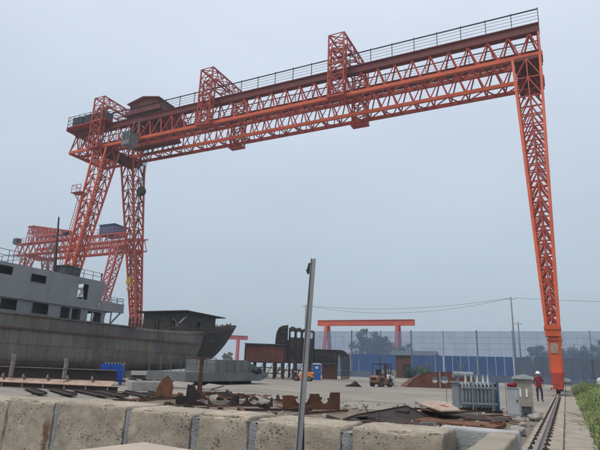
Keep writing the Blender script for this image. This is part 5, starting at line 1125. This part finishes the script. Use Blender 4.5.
# ------------------------------------------------------------------ verge, weeds, far right things
def vz(x, y):
    k_ = max(0, x-.55); return min(.42, k_*.34)*(.75+.5*noise.noise(Vector((x*.5, y*.22, 3)))) + .03*noise.noise(Vector((x*2, y*2, 0)))
g = MB(); ysv = [5+105*(i/70)**1.5 for i in range(71)]; xsv = [.47+.0*j+ (13*(j/16)**1.5) for j in range(17)]
g.grid(lambda i, j: (xsv[j]+(.08*noise.noise(Vector((ysv[i]*1.3, 0, 0))) if j == 0 else 0), ysv[i], .012+max(0, vz(xsv[j], ysv[i])) if j else .004), 70, 16); struct(g.build('verge', 'soil', smooth=True))
g = MB(); rg = random.Random(3)
for i in range(52000):
    y = 9 + 70*rg.random()**1.8; x = .40 + abs(rg.gauss(0, 1))*.16 + 4.8*rg.random()**1.2
    cl_ = noise.noise(Vector((x*1.3, y*.7, 9)))
    if cl_ < (.0 if x < .9 else -.3): continue
    hgt = rg.uniform(.08, .46)*min(1.5, .35+.6*x)*(1+.7*noise.noise(Vector((x*.6, y*.3, 5))))*(1.8 if rg.random() < .05 else 1)
    a = rg.uniform(0, 6.283); ln = Vector((math.cos(a), math.sin(a), 0))*hgt*rg.uniform(.15, .8); wv = Vector((-math.sin(a), math.cos(a), 0))*rg.uniform(.003, .008)*(1+y/30)
    z = max(0, vz(x, y)); p = Vector((x, y, z)); m_ = p+ln*.35+Vector((0, 0, hgt*.65)); t_ = p+ln+Vector((0, 0, hgt*rg.uniform(.75, 1)))
    g.add([p-wv, p+wv, m_+wv*.8, m_-wv*.8, t_], [(0, 1, 2, 3), (3, 2, 4)])
    if rg.random() < .35:
        for k_ in range(3):
            q_ = p.lerp(t_, rg.uniform(.35, 1)); u = Vector((rg.gauss(0, 1), rg.gauss(0, 1), rg.gauss(0, .5))).normalized()*rg.uniform(.015, .04)*(1+y/50); v = u.orthogonal()*.45
            g.add([q_, q_+u*.5+v, q_+u, q_+u*.5-v], [(0, 1, 2, 3)])
o = g.build('weeds', 'weed'); stuff(o); tag(o, 'green weeds growing on the verge right of the track', 'weeds')
for (x, y, s_, lb) in ((.42, 23.5, 1.0, 'dry branch lying on the path edge below the weeds'), (.36, 19.4, .8, 'smaller dry branch nearer the camera on the path edge')):
    g = MB(); rg = random.Random(int(y*10))
    for k_ in range(9):
        a = R(120)+rg.uniform(-.9, .9); L_ = s_*rg.uniform(.4, .9); b = Vector((x+rg.uniform(-.1, .25), y+rg.uniform(-.3, .3), .075)); g.tube([b, b+Vector((math.cos(a)*L_*.5, math.sin(a)*L_*.5, .08)), b+Vector((math.cos(a+.3)*L_, math.sin(a+.3)*L_, rg.uniform(.02, .22)))], [.014, .009, .004], 5)
    tag(g.build('dry_branch', 'twig'), lb, 'branch')
BT = thing('small_truck', 'small blue truck with white cab at the right edge beyond the weeds', 'truck', (4.3, 66, 0))
g = MB(); g.b2((3.4, 64.5, .95), (5.3, 68.3, 1.7)); g.b2((3.6, 64.6, .6), (5.1, 68.2, .949)); g.build('cargo_bed', 'blue_paint', BT)
g = MB(); g.prism([(62.9, .6), (64.4, .6), (64.4, 2.0), (63.4, 2.05), (62.9, 1.3)], (3.45, 0, 0), (0, 1, 0), (0, 0, 1), (1.8, 0, 0)); c_ = g.build('cab', 'white_paint', BT, bevel=.05)
g = MB(); g.b2((3.43, 63.4, 1.35), (3.448, 64.2, 1.85)); g.build('window', 'black', c_)
for y in (63.5, 67.3):
    for x in (3.55, 5.15): g = MB(); g.tube([(x-.12, y, .36), (x+.12, y, .36)], .36, 16); w_ = g.build('wheel', 'rubber', BT); MB().tube([(x-.13, y, .36), (x+.13, y, .36)], .18, 10).build('rim', 'galv', w_)
g = MB(); g.beam((1.9, 48, .78), (2.5, 54, .86), .25, .25); g.b2((1.85, 48.4, 0), (2.15, 48.8, .66)); g.b2((2.35, 53.2, 0), (2.65, 53.6, .74)); tag(g.build('timber_beam', 'rust_dark'), 'dark beam resting on blocks among the weeds beyond the track', 'beam')
g = MB(); g.tube([(2.75, 57, 0), (2.75, 57, 1.3), (2.75, 57, 1.55)], [.26, .26, .1], 12); tag(g.build('gas_cylinder', 'white_paint'), 'white cylinder standing in the weeds left of the blue truck', 'cylinder')

# ------------------------------------------------------------------ foreground: block wall, plastered wall, slab, stake
FWY, BWY, TOPZ = 3.34, 3.78, 1.150
WL = thing('block_wall', 'rough cream concrete block wall with grey mortar joints across the foreground', 'wall', (-3, 3.6, 0))
J = [(-6.6, .01), (-5.5, .02), (-4.63, .016), (-3.99, .06), (-3.17, .055), (-2.51, .06), (-2.01, .065), (-1.30, .075), (-.685, 0)]
for i in range(len(J)-1):
    a, b = J[i][0]+J[i][1]/2, J[i+1][0]-J[i+1][1]/2
    nx, ny, nz = 26, 14, 20; bm = bmesh.new()
    dz0 = (.0, .012, -.008, .006, -.004, .004, -.006, 0, 0)[i] - (.035 if i < 2 else 0)
    def pt(u, v, w_):
        x, y, z = a+(b-a)*u, FWY+(BWY-FWY)*v, TOPZ*w_ + dz0*w_
        rr = .020
        # rounded, chipped arrises
        ex, ey, ez = min(u, 1-u)*(b-a), min(v, 1-v)*(BWY-FWY), (1-w_)*TOPZ
        def rnd_(d): return max(0, 1-d/rr)
        cx = (1 if u < .5 else -1); cy = (1 if v < .5 else -1)
        kx_, ky_, kz_ = rnd_(ex), rnd_(ey), rnd_(ez)
        cnt_ = 0
        n1 = noise.noise(Vector((x*9, y*9, z*9))); n2 = noise.noise(Vector((x*28, y*28, z*28))); n3 = noise.noise(Vector((x*70, y*70, z*70)))
        ch = max(0, noise.noise(Vector((x*5+3, y*5, z*5+i))))*1.3 + .35
        if ky_ and kz_: y += cy*rr*ky_*kz_*ch; z -= rr*ky_*kz_*ch
        if kx_ and kz_: x += cx*rr*.6*kx_*kz_*ch; z -= rr*.6*kx_*kz_*ch
        if kx_ and ky_: x += cx*rr*.5*kx_*ky_*ch; y += cy*rr*.5*kx_*ky_*ch
        dn = .007*n1+.004*n2+.003*n3
        if v == 0: y += dn
        if v == 1: y -= dn
        if w_ == 1: z += dn*.9
        if u in (0, 1): x += dn*.6
        return (x, y, z)
    us = [0, .012, .035, .07] + [.07+.86*k_/nx for k_ in range(1, nx)] + [.93, .965, .988, 1]
    vs_ = [0, .012, .03, .06] + [.06+.88*k_/ny for k_ in range(1, ny)] + [.94, .97, 1]
    ws = [0, .3, .5, .6] + [.6+.36*k_/nz for k_ in range(1, nz)] + [.96, .975, .988, 1]
    g = MB()
    g.grid(lambda p, q: pt(us[p], 0, ws[q]), len(us)-1, len(ws)-1); g.grid(lambda p, q: pt(us[p], 1, ws[q]), len(us)-1, len(ws)-1)
    g.grid(lambda p, q: pt(us[p], vs_[q], 1), len(us)-1, len(vs_)-1)
    g.grid(lambda p, q: pt(0, vs_[p], ws[q]), len(vs_)-1, len(ws)-1); g.grid(lambda p, q: pt(1, vs_[p], ws[q]), len(vs_)-1, len(ws)-1)
    o = g.build('block', 'wall_block', WL, smooth=True)
    b_ = bmesh.new(); b_.from_mesh(o.data); bmesh.ops.remove_doubles(b_, verts=b_.verts, dist=.0006); bmesh.ops.recalc_face_normals(b_, faces=b_.faces); b_.to_mesh(o.data); b_.free()
for i, (x, w_) in enumerate(J[1:-1]):
    if w_ < .03: h_, wd = TOPZ-.03, w_+.004
    else: h_, wd = TOPZ-(.03, .02, .014, .028, .034, .026, .040, .05)[i], w_+.012
    g = MB(); n = 26
    def mp_(p, q):
        z = h_*(.5+.5*p/n); s = (q/4-.5)*wd*(1+.35*noise.noise(Vector((x*7, z*16, q))))
        return (x+s+.004*noise.noise(Vector((z*22, x, 1))), FWY+.012+(.010 if q in (0, 4) else 0)-.012*max(0, noise.noise(Vector((x*3, z*12, q*.7)))), z-(.02*(abs(q-2)/2)**2 if p == n else 0))
    g.grid(mp_, n, 4); g.grid(lambda p, q: (x+(q/4-.5)*wd, FWY+.012+(BWY-FWY-.03)*p/4, h_-.004), 4, 4); g.build('mortar_joint', 'mortar', WL, smooth=True)
PW = thing('plastered_wall', 'low grey plastered concrete wall corner beside the crane rail', 'wall', (-.5, 3.4, 0))
def rough_box(x0, x1, y0, y1, z1, nx, ny, nz, amp):
    g = MB(); f = lambda x, y, z: Vector((x, y, z)) + Vector((noise.noise(Vector((x*8, y*8, z*8))), noise.noise(Vector((x*8+9, y*8, z*8))), .7*noise.noise(Vector((x*8, y*8+5, z*8)))))*amp
    L3 = lambda a, b, t: a+(b-a)*t
    for x in (x0, x1): g.grid(lambda i, j: f(x, L3(y0, y1, i/ny), L3(.6*0, z1, j/nz)), ny, nz)
    for y in (y0, y1): g.grid(lambda i, j: f(L3(x0, x1, i/nx), y, L3(0, z1, j/nz)), nx, nz)
    g.grid(lambda i, j: f(L3(x0, x1, i/nx), L3(y0, y1, j/ny), z1), nx, ny); return g
def weld(o, bv):
    b_ = bmesh.new(); b_.from_mesh(o.data); bmesh.ops.remove_doubles(b_, verts=b_.verts, dist=.0006); bmesh.ops.recalc_face_normals(b_, faces=b_.faces); b_.to_mesh(o.data); b_.free()
    md = o.modifiers.new('b', 'BEVEL'); md.width = bv; md.segments = 3; md.limit_method = 'ANGLE'; md.angle_limit = R(50)
weld(rough_box(-.80, -.30, 3.80, 3.93, 1.150, 12, 4, 26, .008).build('back_wall', 'plaster', PW), .015)
weld(rough_box(-.475, -.31, 1.2, 3.785, 1.142, 8, 40, 24, .010).build('side_wall', 'strip', PW), .015)
SL = MB(); SL.box((-2.02, 2.42, .94), (1.1, .68, .12), rz=-.14); tag(SL.build('stone_slab', 'slab_brown', bevel=.012), 'brownish flat slab in front of the block wall at the bottom edge', 'slab')
SB = MB(); SB.box((-2.02, 2.42, .44), (.9, .55, .88), rz=-.14); tag(SB.build('slab_support', 'concrete_block'), 'concrete pier under the brownish slab before the wall', 'pier')
ST = thing('metal_stake', 'thin grey steel stake leaning in front of the block wall', 'stake', (-1.24, 2.42, 0))
g = MB(); g.beam((-1.24, 2.42, 0), (-1.40, 2.99, 2.185), .030, .004); g.beam((-1.255, 2.425, 0), (-1.415, 2.995, 2.185), .004, .028); g.tube([(-1.245, 2.425, 0), (-1.405, 2.995, 2.17)], [.014, .012], 8); g.build('shaft', 'galv', ST)
g = MB(); g.box((-1.424, 2.975, 2.13), (.016, .012, .05), ry=.25); g.box((-1.427, 2.97, 2.10), (.018, .012, .03), ry=-.4); g.build('clip', 'dark_steel', ST)
g = MB(); g.tube([(-1.352, 2.80, 1.25), (-1.02, 2.20, .0)], .009, 6); g.build('brace_rod', 'rust_dark', ST)
# ------------------------------------------------------------------ haze
hz = MB(); hz.b2((-760, -760, -1.2), (760, 760, 44)); 
m = bpy.data.materials.new('haze_air'); m.use_nodes = True; MAT['haze_air'] = m; n = m.node_tree; n.nodes.clear()
om = n.nodes.new('ShaderNodeOutputMaterial'); pv = n.nodes.new('ShaderNodeVolumePrincipled'); pv.inputs['Color'].default_value = (.80, .90, 1.0, 1); pv.inputs['Density'].default_value = .00075; pv.inputs['Anisotropy'].default_value = .2
n.links.new(pv.outputs[0], om.inputs['Volume'])
hzo = stuff(hz.build('haze', 'haze_air')); hzo['label'] = 'thin pale haze in the air over the yard'; hzo['category'] = 'haze'
